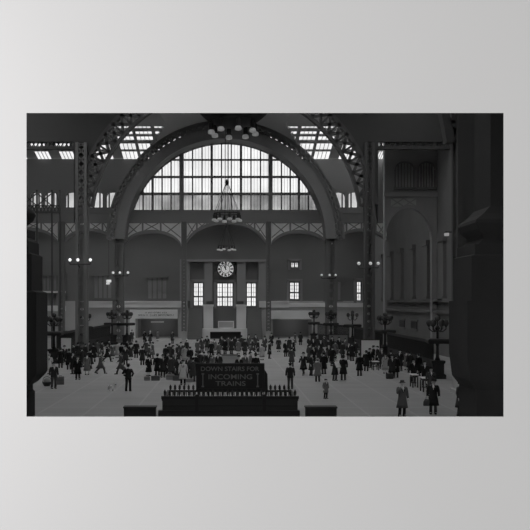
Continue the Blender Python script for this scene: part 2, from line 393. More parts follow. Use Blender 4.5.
for p in (402.5, 414.5):
    y = YR(p); fr = MB(); fr.box(R0-.2, R0, y-1.9, y+1.9, 2.3, 2.5); fr.box(R0-.2, R0, y-1.9, y+1.9, 3.4, 3.6)
    window(fr, STONE_R, [(MB().box(R0-.1, R0-.02, y-1.5, y+1.5, 2.5, 3.4), IRON)])

# ---- back wall behind the arcade, with windows and shop fronts
OPEN = [(193.5, 203.2, 282.5, 306, 2), (217, 233, 282.8, 306.5, 3), (246.6, 256.2, 282.8, 306.5, 2), (289.8, 299.3, 282, 299.6, 2), (291, 298.5, 262, 268, 2), (356.8, 361.4, 281.3, 301, 1)]
shops = [(137.5, 178, 319, 337.8), (273, 312, 320, 337.8), (210.5, 240.5, 332.5, 338.2)]
holes = sorted([(X_(a, YB), X_(b_, YB), Z_(d, YB), Z_(c, YB)) for a, b_, c, d, _ in OPEN]+[(X_(a, YB), X_(b_, YB), 0 if i != 9 else 0, Z_(c, YB)) for i, (a, b_, c, d) in enumerate(shops)])
mb = MB()
cuts = sorted(set([XL, XR, X_(188.5, YB), X_(261.5, YB)]+[h[0] for h in holes]+[h[1] for h in holes]))
ZSPLIT = Z_(301, YB)
wl = MB()
for a, b_ in zip(cuts[:-1], cuts[1:]):
    hs = sorted([(h[2], h[3]) for h in holes if h[0] < (a+b_)/2 < h[1]]); z = 0
    for z0, z1 in hs+[(18.8, 18.8)]:
        if z0 > z:
            if z < ZSPLIT: (mb if X_(188, YB) < a and b_ < X_(262, YB) else wl).box(a, b_, YB, YB+.8, z, min(z0, ZSPLIT))  # middle recess takes the darker stone, its shade put into the colour
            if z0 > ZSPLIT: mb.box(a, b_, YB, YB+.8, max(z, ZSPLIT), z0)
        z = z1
struct(mb.build('wall_back', STONE_D)); struct(wl.build('wall_back_lower', STONE))  # dark upper and paler lower stone: uneven daylight put into the colours
for a, b_, c, d, n in OPEN:
    x0, x1, z1, z0 = X_(a, YB), X_(b_, YB), Z_(c, YB), Z_(d, YB); fr = MB(); pn = MB().box(x0, x1, YB+.35, YB+.38, z0, z1)
    for k in range(n+1): x = x0+(x1-x0)*k/n; fr.box(x-.09, x+.09, YB+.2, YB+.5, z0, z1)
    hor = (.0, .40, 1.0) if c > 275 else (0, 1)
    for u in hor: z = z0+(z1-z0)*u; fr.box(x0, x1, YB+.2, YB+.5, z-.12, z+.12)
    if n > 1 or c > 280:
        for k in range(n): x = x0+(x1-x0)*(k+.5)/n; fr.box(x-.03, x+.03, YB+.25, YB+.45, z0, z1)
        for u in (.2, .6, .8): z = z0+(z1-z0)*u; fr.box(x0, x1, YB+.25, YB+.45, z-.025, z+.025)
    fr.box(x0-.5, x0-.1, YB-.3, YB+.3, z0-.3, z1+.4); fr.box(x1+.1, x1+.5, YB-.3, YB+.3, z0-.3, z1+.4); fr.box(x0-.5, x1+.5, YB-.3, YB+.3, z1+.1, z1+.5)
    window(fr, STEEL2, [(pn, GL)])
# unlit windows in the upper back wall
for a, b_, c, d in ((94, 112, 276, 298), (147.5, 167, 278, 298.5), (62, 66, 275, 294), (43, 57, 276, 290), (46, 64, 294, 305), (325, 341, 282, 300), (20, 34, 276, 296)):
    x0, x1, z1, z0 = X_(a, YB), X_(b_, YB), Z_(c, YB), Z_(d, YB); fr = MB()
    for k in range(5): x = x0+(x1-x0)*k/4; fr.box(x-.1, x+.1, YB-.16, YB-.02, z0, z1)
    fr.box(x0-.3, x1+.3, YB-.3, YB, z1, z1+.35); fr.box(x0-.3, x1+.3, YB-.35, YB, z0-.25, z0)
    window(fr, STONE_D, [(MB().box(x0, x1, YB-.06, YB-.02, z0, z1), ROOM_GREY)])
# string course, wainscot mouldings, the light ledges
mb = MB()
for a, b_ in ((88, 187), (259, 289)):
    mb.box(X_(a, YB), X_(b_, YB), YB-.45, YB, Z_(307.5, YB), Z_(301.5, YB)); mb.box(X_(a, YB), X_(b_, YB), YB-.6, YB, Z_(302.3, YB), Z_(301, YB))
mb.box(X_(289, YB), X_(385, YB), YB-.35, YB, Z_(307, YB), Z_(303, YB))
mb.box(X_(40, YB), X_(66, YB), YB-.6, YB, Z_(293, YB), Z_(291, YB)); mb.box(X_(46, YB), X_(66, YB), YB-.5, YB, Z_(311, YB), Z_(305.5, YB))
struct(mb.build('trim_6', STONE_L))
# piers and recesses beside the clock, the piers' lit fronts put into paler stone
mb = MB()
for a, b_ in ((203.4, 213), (236.5, 246.2)):
    mb.box(X_(a, YB-2), X_(b_, YB-2), YB-2, YB, 0, Z_(305, YB-2)); mb.box(X_(a-.6, YB-2), X_(b_+.6, YB-2), YB-2.2, YB, Z_(306.5, YB-2), Z_(304.5, YB-2))
struct(mb.build('trim_7', STONE_L))
mb = MB()
for a, b_ in ((180, 190), (204.5, 212.5), (237, 245.5), (258.5, 268)): mb.box(X_(a, YB), X_(b_, YB), YB-.6, YB, Z_(301, YB), Z_(262, YB))
mb.box(X_(180, YB), X_(268, YB), YB-.8, YB, Z_(262, YB), Z_(259.5, YB))
struct(mb.build('trim_8', mat('limestone_mid', .3, .85, .12, .4)))
# shop rooms behind the two shop fronts and the portal
mb = MB()
for a, b_, c, d in shops:
    x0, x1, z1 = X_(a, YB), X_(b_, YB), Z_(c, YB)
    mb.box(x0-.3, x1+.3, YB+6, YB+6.3, 0, z1+.3); mb.box(x0-.3, x0, YB+.8, YB+6, 0, z1+.3); mb.box(x1, x1+.3, YB+.8, YB+6, 0, z1+.3); mb.box(x0-.3, x1+.3, YB+.8, YB+6.3, z1+.3, z1+.5)
struct(mb.build('wall_shop', ROOM_GREY))
for a, b_, c, d in shops[:2]:
    pl = bpy.data.lights.new('shop_fill', 'POINT'); pl.energy = 30; pl.shadow_soft_size = .4  # added fill light inside the shop in place of haze, no fixture
    po = bpy.data.objects.new('shop_fill', pl); C.objects.link(po); po.location = (X_((a+b_)/2, YB), YB+3.2, 2.6)
# stairs climbing to the windows on either side of the clock
for a, b_ in ((189, 203), (246.6, 261)):
    mb = MB(); n = 14; yb = YB-2.4
    for k in range(n): mb.box(X_(a, YB), X_(b_, YB), yb-3+.35*k*1.0, YB, .34*k, .34*(k+1)) if yb-3+.35*k < YB else None
    struct(mb.build('stair_flight', mat('stair_stone', .22, .85, .12, .4)))  # stair stone darkened: the recess shade is put into its colour

# ------------------------------------------------------------------ steelwork: columns and arches
def column(name, label, px, Y, wpx, topz, cap=True, stone=True, m=STEEL, group='steel columns', solid=False):
    x = X_(px, Y); wd = wpx*Y/F; t = thing(name, label, 'column', (x, Y, 0), 0, group)
    ped = 1.6 if stone else .6
    pb = MB(); pb.square([(wd*.75, 0), (wd*.75, .25), (wd*.62, .3), (wd*.62, ped-.2), (wd*.7, ped-.15), (wd*.7, ped)], (0, 0, 0)); pb.build('pedestal', STONE if stone else m, t)
    h = wd/2; ch = MB()
    for sx in (-1, 1):
        for sy in (-1, 1): ch.box(sx*h-.15*wd-.02, sx*h+.15*wd+.02, sy*h-.15*wd, sy*h+.15*wd, ped, topz)
    ch.build('corner_angle', m, t)
    lt = MB(); z = ped; st = wd*1.0; k = 0
    while z < topz-.1:
        z2 = min(z+st, topz); s = 1 if k % 2 else -1
        for yy in (-h-.05, h): lt.bar((-s*h, z), (s*h, z2), .2*wd, yy, yy+.06); lt.bar((s*h, z), (-s*h, z2), .2*wd, yy, yy+.06)
        for xx in (-h-.03, h-.03):
            lt.tube([(xx, -s*h, z), (xx, s*h, z2)], .07*wd, 4)
        z = z2; k += 1
    lt.build('lattice', m, t)
    if solid: MB().box(-h*1.02, h*1.02, -h*1.12, h*1.02, ped, topz).build('cover_plate', m, t)
    MB().box(-h*.1, h*.1, -h*.1, h*.1, ped, topz).build('centre_tie', m, t)
    if cap: MB().square([(wd*.6, topz-.6), (wd*.85, topz-.3), (wd*.85, topz)], (0, 0, 0)).build('capital', m, t)
    return t
a0 = math.asin((zb-LCZ)/LR)
column('steel_column', 'tall latticed steel column left of the nave with lit globes, nearer one', 82, YA, 8.5, 22.2, False, False)
column('steel_column', 'tall latticed steel column right of the nave beside narrow lit window, nearer one', 369, YA, 7.6, 22.2, False, False, mat('steel_arch', .11, .7))  # darker than its left twin: weaker light put into the steel colour
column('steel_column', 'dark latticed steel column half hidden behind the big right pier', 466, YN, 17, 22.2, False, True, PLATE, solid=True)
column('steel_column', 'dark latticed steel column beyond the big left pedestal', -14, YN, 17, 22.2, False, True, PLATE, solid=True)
for px, lb in ((118.5, 'latticed steel column carrying the left foot of the lunette arch'), (331, 'latticed steel column carrying the right foot of the lunette arch')):
    t = column('steel_column', lb, px, YS-2.3, 8, LCZ, False, False)
for px, lb in ((184, 'slender steel column left of the clock under the arcade'), (268.5, 'slender steel column right of the clock under the arcade')):
    t = column('steel_column', lb, px, YS-1.1, 3.6, Z_(222, YS-1.1), False, True)
for px, lb in ((61.5, 'slender steel column at the far left arcade bay'),):
    t = column('steel_column', lb, px, YS-1.1, 4.5, Z_(222, YS-1.1), False)
# lunette arch ring with an open lattice rim
def arch_ring(name, label, cx, cz, r0, r1, r2, Y0, Y1, a0, a1, m, nlat, fill=True):
    t = thing(name, label, 'arch', (cx, Y0, cz))
    if fill: MB().arc(0, 0, r0, r1, a0, a1, 0, Y1-Y0, 64).build('soffit_ring', m, t)
    MB().arc(0, 0, r2-.14, r2+.28, a0, a1, 0, Y1-Y0, 64).build('outer_chord', m, t)
    if not fill: MB().arc(0, 0, r0, r1, a0, a1, 0, Y1-Y0, 64).build('inner_chord', m, t)
    lt = MB()
    for i in range(nlat):
        a, b_ = a0+(a1-a0)*i/nlat, a0+(a1-a0)*(i+1)/nlat
        for p, q in (((r1, a), (r2, b_)), ((r2, a), (r1, b_))):
            lt.bar((p[0]*math.cos(p[1]), p[0]*math.sin(p[1])), (q[0]*math.cos(q[1]), q[0]*math.sin(q[1])), .3, 0, .12)
        lt.bar((r1*math.cos(a), r1*math.sin(a)), (r2*math.cos(a), r2*math.sin(a)), .2, 0, .2)
    lt.build('lattice_web', m, t)
    return t
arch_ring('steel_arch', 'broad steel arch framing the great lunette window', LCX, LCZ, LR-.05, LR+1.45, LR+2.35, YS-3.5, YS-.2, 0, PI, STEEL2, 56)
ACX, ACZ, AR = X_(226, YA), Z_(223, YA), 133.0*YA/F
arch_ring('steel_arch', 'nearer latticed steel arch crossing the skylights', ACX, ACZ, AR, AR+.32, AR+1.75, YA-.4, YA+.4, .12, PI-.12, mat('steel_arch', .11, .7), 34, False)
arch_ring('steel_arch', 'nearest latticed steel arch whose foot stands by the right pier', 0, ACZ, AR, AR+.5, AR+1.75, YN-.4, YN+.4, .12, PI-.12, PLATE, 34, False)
# roof plates above the arches and aisle girders
mb = MB(); pls = MB()
for Y in (YA, YN):
    ro = AR+1.95
    xs = [-ro+2*ro*i/64 for i in range(65)]
    mb.strip(xs, lambda x: ACZ+math.sqrt(max(0, ro*ro-x*x)), lambda x: ROOF, Y-.2, Y+.2)
    for s0, s1 in ((XL, -ro), (ro, XR)): mb.box(s0, s1, Y-.2, Y+.2, Z_(141, YA), ROOF)
struct(mb.build('wall_upper', PLATE))
k = 0
for Y in (YA, YN):
    for s0, s1, lb in ((XL, -14.6, 'left'), (14.6, XR, 'right')):
        z1, z0 = Z_(141, YA), Z_(147.6, YA); g = MB(); c = MB()
        c.box(s0, s1, Y-.25, Y+.25, z1-.12, z1+.05); c.box(s0, s1, Y-.25, Y+.25, z0-.22, z0+.1)
        n = int((s1-s0)/.42)
        for i in range(n):
            a, b_ = s0+(s1-s0)*i/n, s0+(s1-s0)*(i+1)/n
            g.bar((a, z0), (b_, z1), .1, Y-.06, Y+.06)
            if i % 2: g.bar((b_, z0), (a, z1), .1, Y-.06, Y+.06)
        o = c.build('roof_girder', PLATE); g.build('lattice_web', PLATE, o)
        tag(o, 'latticed roof girder over the %s aisle, %s' % (lb, 'level with the farther column pair' if Y == YA else 'nearest to the viewer'), 'girder', 'aisle roof girders')
# aisle girder crossing in front of the far left windows
g = MB(); Y = 100
z0, z1 = Z_(213, Y), Z_(206, Y); s0, s1 = X_(-30, Y), X_(60, Y)
g.box(s0, s1, Y-.1, Y+.1, z0, z0+.2)
n = 26
for i in range(n):
    a, b_ = s0+(s1-s0)*i/n, s0+(s1-s0)*(i+1)/n; g.bar((a, z0), (b_, z1), .12, Y-.05, Y+.05); g.bar((a, z1), (b_, z0), .12, Y-.05, Y+.05)
g.box(s0, s1, Y-.1, Y+.1, z1-.05, z1+.1)
for px in (37, 52, 60): g.box(X_(px, Y)-.1, X_(px, Y)+.1, Y-.1, Y+.1, 0, Z_(190, Y))
for a, b_ in ((37, 52), (22, 37)): g.bar((X_(a, Y), Z_(206, Y)), (X_(b_, Y), Z_(193, Y)), .14, Y-.05, Y+.05); g.bar((X_(b_, Y), Z_(206, Y)), (X_(a, Y), Z_(193, Y)), .14, Y-.05, Y+.05)
tag(g.build('lattice_gantry', PLATE), 'crossed steel gantry in front of the far left clerestory windows', 'gantry')

# ------------------------------------------------------------------ foreground piers
Y = 27
def tiers(t, parts, cpx, m, far):
    wmax = max(abs(x-cpx) for _, pr in parts for x, _ in pr)
    for nm, prof in parts:
        mb = MB(); sg = -1 if parts[0][1][0][0] < cpx else 1
        vs = []
        for x, py in prof:
            xe = X_(x, Y)-t.location.x; dep = (abs(x-cpx)-20)*Y/F*.5; z = Z_(py, Y)
            vs += [(xe, 0, z), (xe, -1.2-dep, z), (far, -1.2-dep, z), (far, 0, z)]
        n = len(prof); fs = [(0, 1, 2, 3), (4*n-1, 4*n-2, 4*n-3, 4*n-4)]+[(i*4+j, i*4+(j+1) % 4, i*4+4+(j+1) % 4, i*4+4+j) for i in range(n-1) for j in range(4)]
        mb.add(vs, fs).build(nm, m, t)
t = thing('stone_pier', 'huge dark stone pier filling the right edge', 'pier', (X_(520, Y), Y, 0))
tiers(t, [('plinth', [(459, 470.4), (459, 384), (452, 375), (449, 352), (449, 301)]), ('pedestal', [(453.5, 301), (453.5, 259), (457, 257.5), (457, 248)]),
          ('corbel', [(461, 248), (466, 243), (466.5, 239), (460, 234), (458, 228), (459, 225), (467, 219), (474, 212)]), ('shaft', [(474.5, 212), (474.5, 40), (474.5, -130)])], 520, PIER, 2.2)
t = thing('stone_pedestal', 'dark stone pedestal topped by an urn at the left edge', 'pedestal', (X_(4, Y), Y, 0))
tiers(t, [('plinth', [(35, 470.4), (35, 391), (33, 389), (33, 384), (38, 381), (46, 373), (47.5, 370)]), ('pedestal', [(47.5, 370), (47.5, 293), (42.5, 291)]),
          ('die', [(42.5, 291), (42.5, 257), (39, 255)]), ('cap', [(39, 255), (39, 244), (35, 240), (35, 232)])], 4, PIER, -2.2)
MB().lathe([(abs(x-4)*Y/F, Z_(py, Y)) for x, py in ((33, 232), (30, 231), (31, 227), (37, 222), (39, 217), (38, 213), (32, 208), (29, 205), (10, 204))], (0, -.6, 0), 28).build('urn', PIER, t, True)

# ------------------------------------------------------------------ lights hanging in the hall
def chandelier(label, px, py, Y, R, n, shade_r, zrope, bowl=None):
    z = Z_(py, Y); t = thing('chandelier', label, 'chandelier', (X_(px, Y), Y, z))
    MB().tube([(R*math.cos(2*PI*k/32), R*math.sin(2*PI*k/32), .55) for k in range(33)], .045, 6).build('ring', IRON2, t)
    cb = MB(); apex = 3.0
    for k in range(n):
        a = 2*PI*k/n+.2; cb.tube([(R*math.cos(a), R*math.sin(a), .55), (.06*math.cos(a), .06*math.sin(a), apex)], .018, 5)
    for s in (-1, 1): cb.tube([(s*.12, 0, apex), (s*.12, 0, zrope-z)], .02, 5)
    cb.lathe([(.05, apex-.25), (.15, apex-.1), (.15, apex+.1), (.05, apex+.25)])
    cb.build('cable', IRON2, t)
    for k in range(n):
        a = 2*PI*k/n+.2; c = (R*math.cos(a), R*math.sin(a), 0)
        l = MB().lathe([(.05, .5), (.1, .42), (.1, .2), (.16, .14), (.05, .1)], c, 12).build('lamp_holder', IRON2, t)
        MB().lathe([(shade_r*.35, .18), (shade_r*.8, .1), (shade_r, .02), (shade_r*.9, -.05), (shade_r*.3, -.08)], c, 14).build('lamp_shade', OPAL, l, True)
    if bowl:
        r, zb_ = bowl
        MB().lathe([(r*math.sin(a)+1e-3, zb_+r-r*math.cos(a)) for a in [k*.1 for k in range(16)]]+[(r*.3, zb_+r*1.0), (.1, zrope-z)], (0, 0, 0), 40).build('bowl_canopy', IRON, t, True)
    return t
chandelier('nearest chandelier, bell shades ringed beneath a black bowl at the top edge', 233.5, 133.5, 36, 22.5*36/F, 8, .155, ROOF, (46*36/F, 5.5*36/F))
chandelier('middle chandelier hanging on long cables in front of the lunette', 227, 220.5, 63, 13*63/F, 8, .2, ROOF)
chandelier('farthest small chandelier hanging just above the clock', 226.5, 250, 98, 8.2*98/F, 6, .22, ROOF)
def bracket(label, xs_, py, Y, m, sz):
    x = X_(xs_[1], Y); z = Z_(py, Y); yb = Y-.7; t = thing('lamp_bracket', label, 'lamp bracket', (x, Y, z), 0, 'globe brackets on the columns')
    arm = MB().tube([(X_(xs_[0], Y)-x, -1.2, -.45), (X_(xs_[2], Y)-x, -1.2, -.45)], .06, 6); arm.tube([(0, -1.2, -.45), (0, -.35, -.7)], .06, 6)
    for q in xs_: arm.tube([(X_(q, Y)-x, -1.2, -.45), (X_(q, Y)-x, -1.2, -.2)], .05, 6)
    arm.build('arm', IRON2, t)
    for q in xs_: MB().ball((X_(q, Y)-x, -1.2, 0), sz, n=14).build('globe', m, t, True)
bracket('three lit globes on the nearer left column', (72.2, 80, 92.3), 260.5, YA-.1, LIT, .16)
bracket('three dim globes on the nearer right column', (357, 368.5, 376), 264, YA-.1, LITDIM, .17)
bracket('three small lit globes on the left column under the lunette arch', (114.3, 121, 129), 273, YS-2.35, mat('half_lit_globe', .7, .3, emit=.5), .18)
bracket('three faint globes on the right column under the lunette arch', (320.5, 328.5, 334.5), 275.3, YS-2.35, LITDIM, .16)
# wall lamp near the pier and a small lit lamp on the left
t = thing('wall_lantern', 'small square lantern glowing on the right wall beside the pier', 'lantern', (XR-.6, YR(452.5), Z_(234.5, YR(452.5))))
MB().box(.1, .6, -.06, .06, .2, .3).build('arm', IRON2, t); MB().box(-.2, .2, -.2, .2, -.15, .15).build('lamp_glass', mat('lantern_glass', .6, .4, emit=.2), t); MB().lathe([(.3, .15), (.1, .35)], (0, 0, 0), 4).build('hood', IRON2, t)
t = thing('hanging_lantern', 'small bright square lantern left of the near left shop sign', 'lantern', (X_(108.7, 127.6), 127.6, Z_(282, 127.6)))
MB().box(-.34, .38, -.2, .2, -.05, .35).build('upper_glass', mat('lantern_lit', .8, .3, emit=.5), t); MB().box(-.38, .1, -.2, .2, -.38, -.1).build('lower_glass', mat('lantern_lit', 0), t)
MB().tube([(0, 0, .3), (0, 0, 18.6-Z_(282, 127.6))], .03, 6).build('rod', IRON2, t)

# ------------------------------------------------------------------ clock
YC = YB-.5; r = 8.0*YC/F
t = thing('station_clock', 'round pale clock with dark numerals above the central windows', 'clock', at(225.6, 269, YC))
def disc(mb, rr, y0, y1, n=48): return mb.prism([(rr*math.cos(2*PI*k/n), rr*math.sin(2*PI*k/n)) for k in range(n)], y0, y1)
disc(MB(), r, 0, .5).build('case', STONE, t)
MB().arc(0, 0, r, r*1.12, 0, 2*PI, -.1, .5, 48).build('bezel', IRON2, t)
FACE = mat('clock_face', .8, .5, emit=.28)
disc(MB(), r*.99, -.03, -.001).build('face', FACE, t)
MB().arc(0, 0, r*.5, r*.57, 0, 2*PI, -.045, -.03, 48).build('chapter_ring', IRON, t)
nm = MB()
for k, s in enumerate(['XII', 'I', 'II', 'III', 'IIII', 'V', 'VI', 'VII', 'VIII', 'IX', 'X', 'XI']):
    vs, fs = text_mb(s, r*.4, ext=0.004, space=.8, off=.035*r); a = -k*PI/6
    sx = .62 if len(s) > 2 else .9
    nm.add([(math.cos(a)*v.x*sx-math.sin(a)*(v.y+r*.78), -.04-v.z, math.sin(a)*v.x*sx+math.cos(a)*(v.y+r*.78)) for v in vs], fs)
nm.build('numerals', IRON, t)
def hand(nm_, ang, L, wd):
    dx, dz = math.sin(ang), math.cos(ang); px, pz = dz, -dx
    MB().prism([(px*wd*.6-dx*.2, pz*wd*.6-dz*.2), (px*wd+dx*L*.6, pz*wd+dz*L*.6), (dx*L, dz*L), (-px*wd+dx*L*.6, -pz*wd+dz*L*.6), (-px*wd*.6-dx*.2, -pz*wd*.6-dz*.2)], -.1, -.06).build(nm_, IRON, t)
hand('hour_hand', math.radians(-27), r*.6, .1); hand('minute_hand', math.radians(4), r*.88, .08)

# ------------------------------------------------------------------ shop fronts, portal, signs
def letters(mb, x0, x1, z, h, y, fill=.8):        # lettering too faint to read: rows of short strokes
    x = x0
    while x < x1:
        wd = h*random.uniform(.35, .6)
        if random.random() < .86:
            k = random.randint(0, 3)
            mb.box(x, x+wd*.25, y-.02, y, z, z+h)
            if k != 1: mb.box(x, x+wd, y-.02, y, z+h*.85, z+h)
            if k != 2: mb.box(x, x+wd*.8, y-.02, y, z+h*.42, z+h*.57)
            if k == 3: mb.box(x+wd*.75, x+wd, y-.02, y, z, z+h)
        x += wd+h*.22
t = thing('shop_fascia', 'long pale sign board over the left shop opening', 'shop sign', (0, YB-.7, 0))
x0, x1 = X_(135, YB-.7), X_(177.5, YB-.7)
MB().box(x0, x1, 0, .7, Z_(318.5, YB-.7), Z_(309.5, YB-.7)).build('board', mat('cream_board', .85, .7, .05), t)
lb = MB(); letters(lb, X_(146, YB), X_(167, YB), Z_(313.3, YB), .22, 0); letters(lb, X_(139, YB), X_(174, YB), Z_(315.9, YB), .24, 0); lb.build('lettering', IRON2, t)
MB().box(X_(151, YB), X_(164, YB), .3, .5, Z_(322.5, YB), Z_(321.3, YB)).build('transom_sign', PANEL, t)
MB().box(X_(129.5, YB-.7), x0, .1, .69, 0, Z_(309.5, YB-.7)).build('side_pier', mat('cream_board', 0), t)
t = thing('shop_fascia', 'long plain sign board over the right shop opening', 'shop sign', (0, YB-.7, 0))
MB().box(X_(271, YB-.7), X_(312, YB-.7), 0, .7, Z_(319, YB-.7), Z_(310.5, YB-.7)).build('board', STONE_L, t)
MB().box(X_(262, YB-.7), X_(271, YB-.7), .1, .69, 0, Z_(310.5, YB-.7)).build('side_pier', STONE, t)
# portal under the clock
YP = YB-3.5
t = thing('portal', 'pale stone doorway portal under the clock with a dark opening', 'portal', (0, YP, 0))
MB().box(X_(201, YP), X_(248.5, YP), 0, 1.2, Z_(331.8, YP), Z_(328.5, YP)).build('lintel', mat('cream_board', 0), t)
for a, b_ in ((201.5, 210), (241, 248)): MB().box(X_(a, YP), X_(b_, YP), .1, 1.2, 0, Z_(331.8, YP)).build('jamb', mat('cream_board', 0), t)
MB().box(X_(210, YP), X_(241, YP), 1.0, 1.15, 0, Z_(331.8, YP)).build('door_leaf', WOOD, t)
t = thing('framed_panel', 'framed panel standing on the portal under the clock', 'panel', (0, YP, 0))
MB().box(X_(218.5, YP), X_(233.5, YP), .45, .6, Z_(328.5, YP), Z_(321.5, YP)).build('board', STONE, t)
fr = MB(); x0, x1, z0, z1 = X_(218, YP), X_(234, YP), Z_(328.45, YP), Z_(321, YP)
fr.box(x0, x1, .4, .7, z0, z0+.15); fr.box(x0, x1, .4, .7, z1-.15, z1); fr.box(x0, x0+.15, .4, .7, z0, z1); fr.box(x1-.15, x1, .4, .7, z0, z1); fr.build('frame', STONE_L, t)

# ------------------------------------------------------------------ stairwell balustrade with the train sign
Y1, Y2 = 39.0, 42.9; BX0, BX1 = X_(162.5, Y1), X_(297.5, Y1)
t = thing('stair_railing', 'black spiked iron railing around the central stairwell', 'railing', (0, Y1, 0))
D = Y2-Y1; HT = 1.02; HF = 1.17
MB().box(BX0-.2, BX1+.1, -.15, .2, 0, .42).build('front_plinth', IRON, t)
p = MB(); p.box(BX0-.1, BX0+.15, .2, D-.1, 0, .3); p.box(BX1-.2, BX1+.05, .2, D-.1, 0, .3); p.build('side_plinth', IRON, t)
MB().box(BX0, BX1, -.05, .08, .42, HF-.18).build('front_panel', IRON2, t)
rl = MB(); rl.box(BX0-.06, BX1+.06, -.1, .14, HF-.2, HF-.06); rl.box(BX0-.04, BX1+.04, D-.08, D+.08, HT-.14, HT-.04)
rl.box(BX0-.04, BX0+.1, 0, D, HT-.14, HT-.04); rl.box(BX1-.1, BX1+.04, 0, D, HT-.14, HT-.04)
rl.box(BX0, BX1, -.08, -.05, .62, .68); rl.build('top_rail', IRON, t)
bl = MB(); n = 54
for i in range(n+1):
    x = BX0+(BX1-BX0)*i/n; bl.box(x-.02, x+.02, D-.03, D+.03, 0, HT-.1)
for i in range(1, 22):
    y = D*i/22
    for x in (BX0, BX1): bl.box(x-.02, x+.02, y-.02, y+.02, .3, HT-.1)
bl.build('balusters', IRON, t)
def spear(x, y, z): return MB().lathe([(.03, -.05), (.03, .05), (.08, .1), (.05, .14), (.075, .19), (.004, .33)], (x, y, z), 8)
n = 28
for i in range(n): spear(BX0+(BX1-BX0)*(i+.5)/n, .02, HF-.06).build('spike', IRON, t)
n = 27
for i in range(n): spear(BX0+(BX1-BX0)*(i+.5)/n, D, HT-.06).build('spike', IRON, t)
for x in (X_(197, Y1), X_(264, Y1)): MB().box(x-.09, x+.09, -.14, .1, 0, HF+.02).build('post', IRON, t)
# the sign
sx0, sx1, sz0, sz1 = X_(197, Y2), X_(263.5, Y2), Z_(389, Y2), Z_(363.5, Y2)
t = thing('train_sign', 'black board sign reading DOWN STAIRS FOR INCOMING TRAINS above the stairwell railing', 'sign', ((sx0+sx1)/2, Y2-.12, sz0))
hw = (sx1-sx0)/2; hh = sz1-sz0
MB().box(-hw, hw, -.12, .0, 0, hh).build('board', mat('sign_black', .03, .5), t)
fr = MB(); fr.box(-hw-.04, hw+.04, -.16, .02, hh-.06, hh+.03); fr.box(-hw-.04, hw+.04, -.16, .02, -.04, .05); fr.box(-hw-.04, -hw+.05, -.16, .02, 0, hh); fr.box(hw-.05, hw+.04, -.16, .02, 0, hh); fr.build('frame', IRON, t)
fr = MB(); fr.prism([(hw+.04, -.04), (hw+.22, -.04), (hw+.2, hh*.6), (hw+.05, hh*.78)], -.1, 0); fr.build('side_bracket', IRON, t)
LT = mat('faded_gilt', .22, .5)
def line(txt, size, px, py, wtarget):
    vs, fs = text_mb(txt, size, ext=.006, off=.004); mn = min(v.x for v in vs); mx = max(v.x for v in vs); k = wtarget/(mx-mn)
    zc = Z_(py, Y2)-sz0; xc = X_(px, Y2)-(sx0+sx1)/2
    ws = txt.split(' '); cen = []; n0 = 0; tot = len(txt)
    lim = []
    for w_ in ws: lim.append((mn+(mx-mn)*(n0-.5)/tot, mn+(mx-mn)*(n0+len(w_)+.5)/tot)); n0 += len(w_)+1
    # word gaps: split at the widest empty spans
    fx = sorted((min(vs[i].x for i in f), max(vs[i].x for i in f)) for f in fs); end = fx[0][1]; gaps = []
    for a_, b_ in fx:
        if a_ > end: gaps.append((a_-end, (a_+end)/2))
        end = max(end, b_)
    cutx = sorted(g[1] for g in sorted(gaps, reverse=True)[:len(ws)-1]); edges = [-1e9]+cutx+[1e9]
    for lo_, hi_ in zip(edges[:-1], edges[1:]):
        ff = [f for f in fs if lo_ < vs[f[0]].x < hi_]; ids = sorted(set(i for f in ff for i in f)); mp = {i: j for j, i in enumerate(ids)}
        MB().add([(xc+(vs[i].x-(mn+mx)/2)*k, -.128-vs[i].z, zc+vs[i].y) for i in ids], [tuple(mp[i] for i in f) for f in ff]).build('lettering', LT, t)
line('DOWN STAIRS FOR', .33, 230, 368.7, 58*Y2/F); line('INCOMING', .37, 230.3, 376.6, 43.5*Y2/F); line('TRAINS', .35, 230.5, 383.3, 30*Y2/F)
for px in (203, 257.5):
    br_ = MB(); xc = X_(px, Y2)-(sx0+sx1)/2; br_.box(xc-.03, xc+.03, -.135, -.12, Z_(386, Y2)-sz0, Z_(373.5, Y2)-sz0)
    for z in (Z_(386, Y2)-sz0, Z_(373.5, Y2)-sz0): br_.box(xc-.07, xc+.07, -.135, -.12, z-.04, z+.04)
    br_.build('ornament_bar', LT, t)
for a, b_, lb in ((123, 156, 'low dark parapet to the left of the stairwell railing'), (305.5, 337.5, 'low dark parapet to the right of the stairwell railing')):
    Y = 35.8; x0, x1 = X_(a, Y), X_(b_, Y); t = thing('stair_parapet', lb, 'parapet', ((x0+x1)/2, Y, 0)); h = (x1-x0)/2
    MB().box(-h+.03, h-.03, .04, .5, 0, .93).build('body', IRON, t); MB().box(-h, h, 0, .55, .93, 1.0).build('coping', IRON2, t)

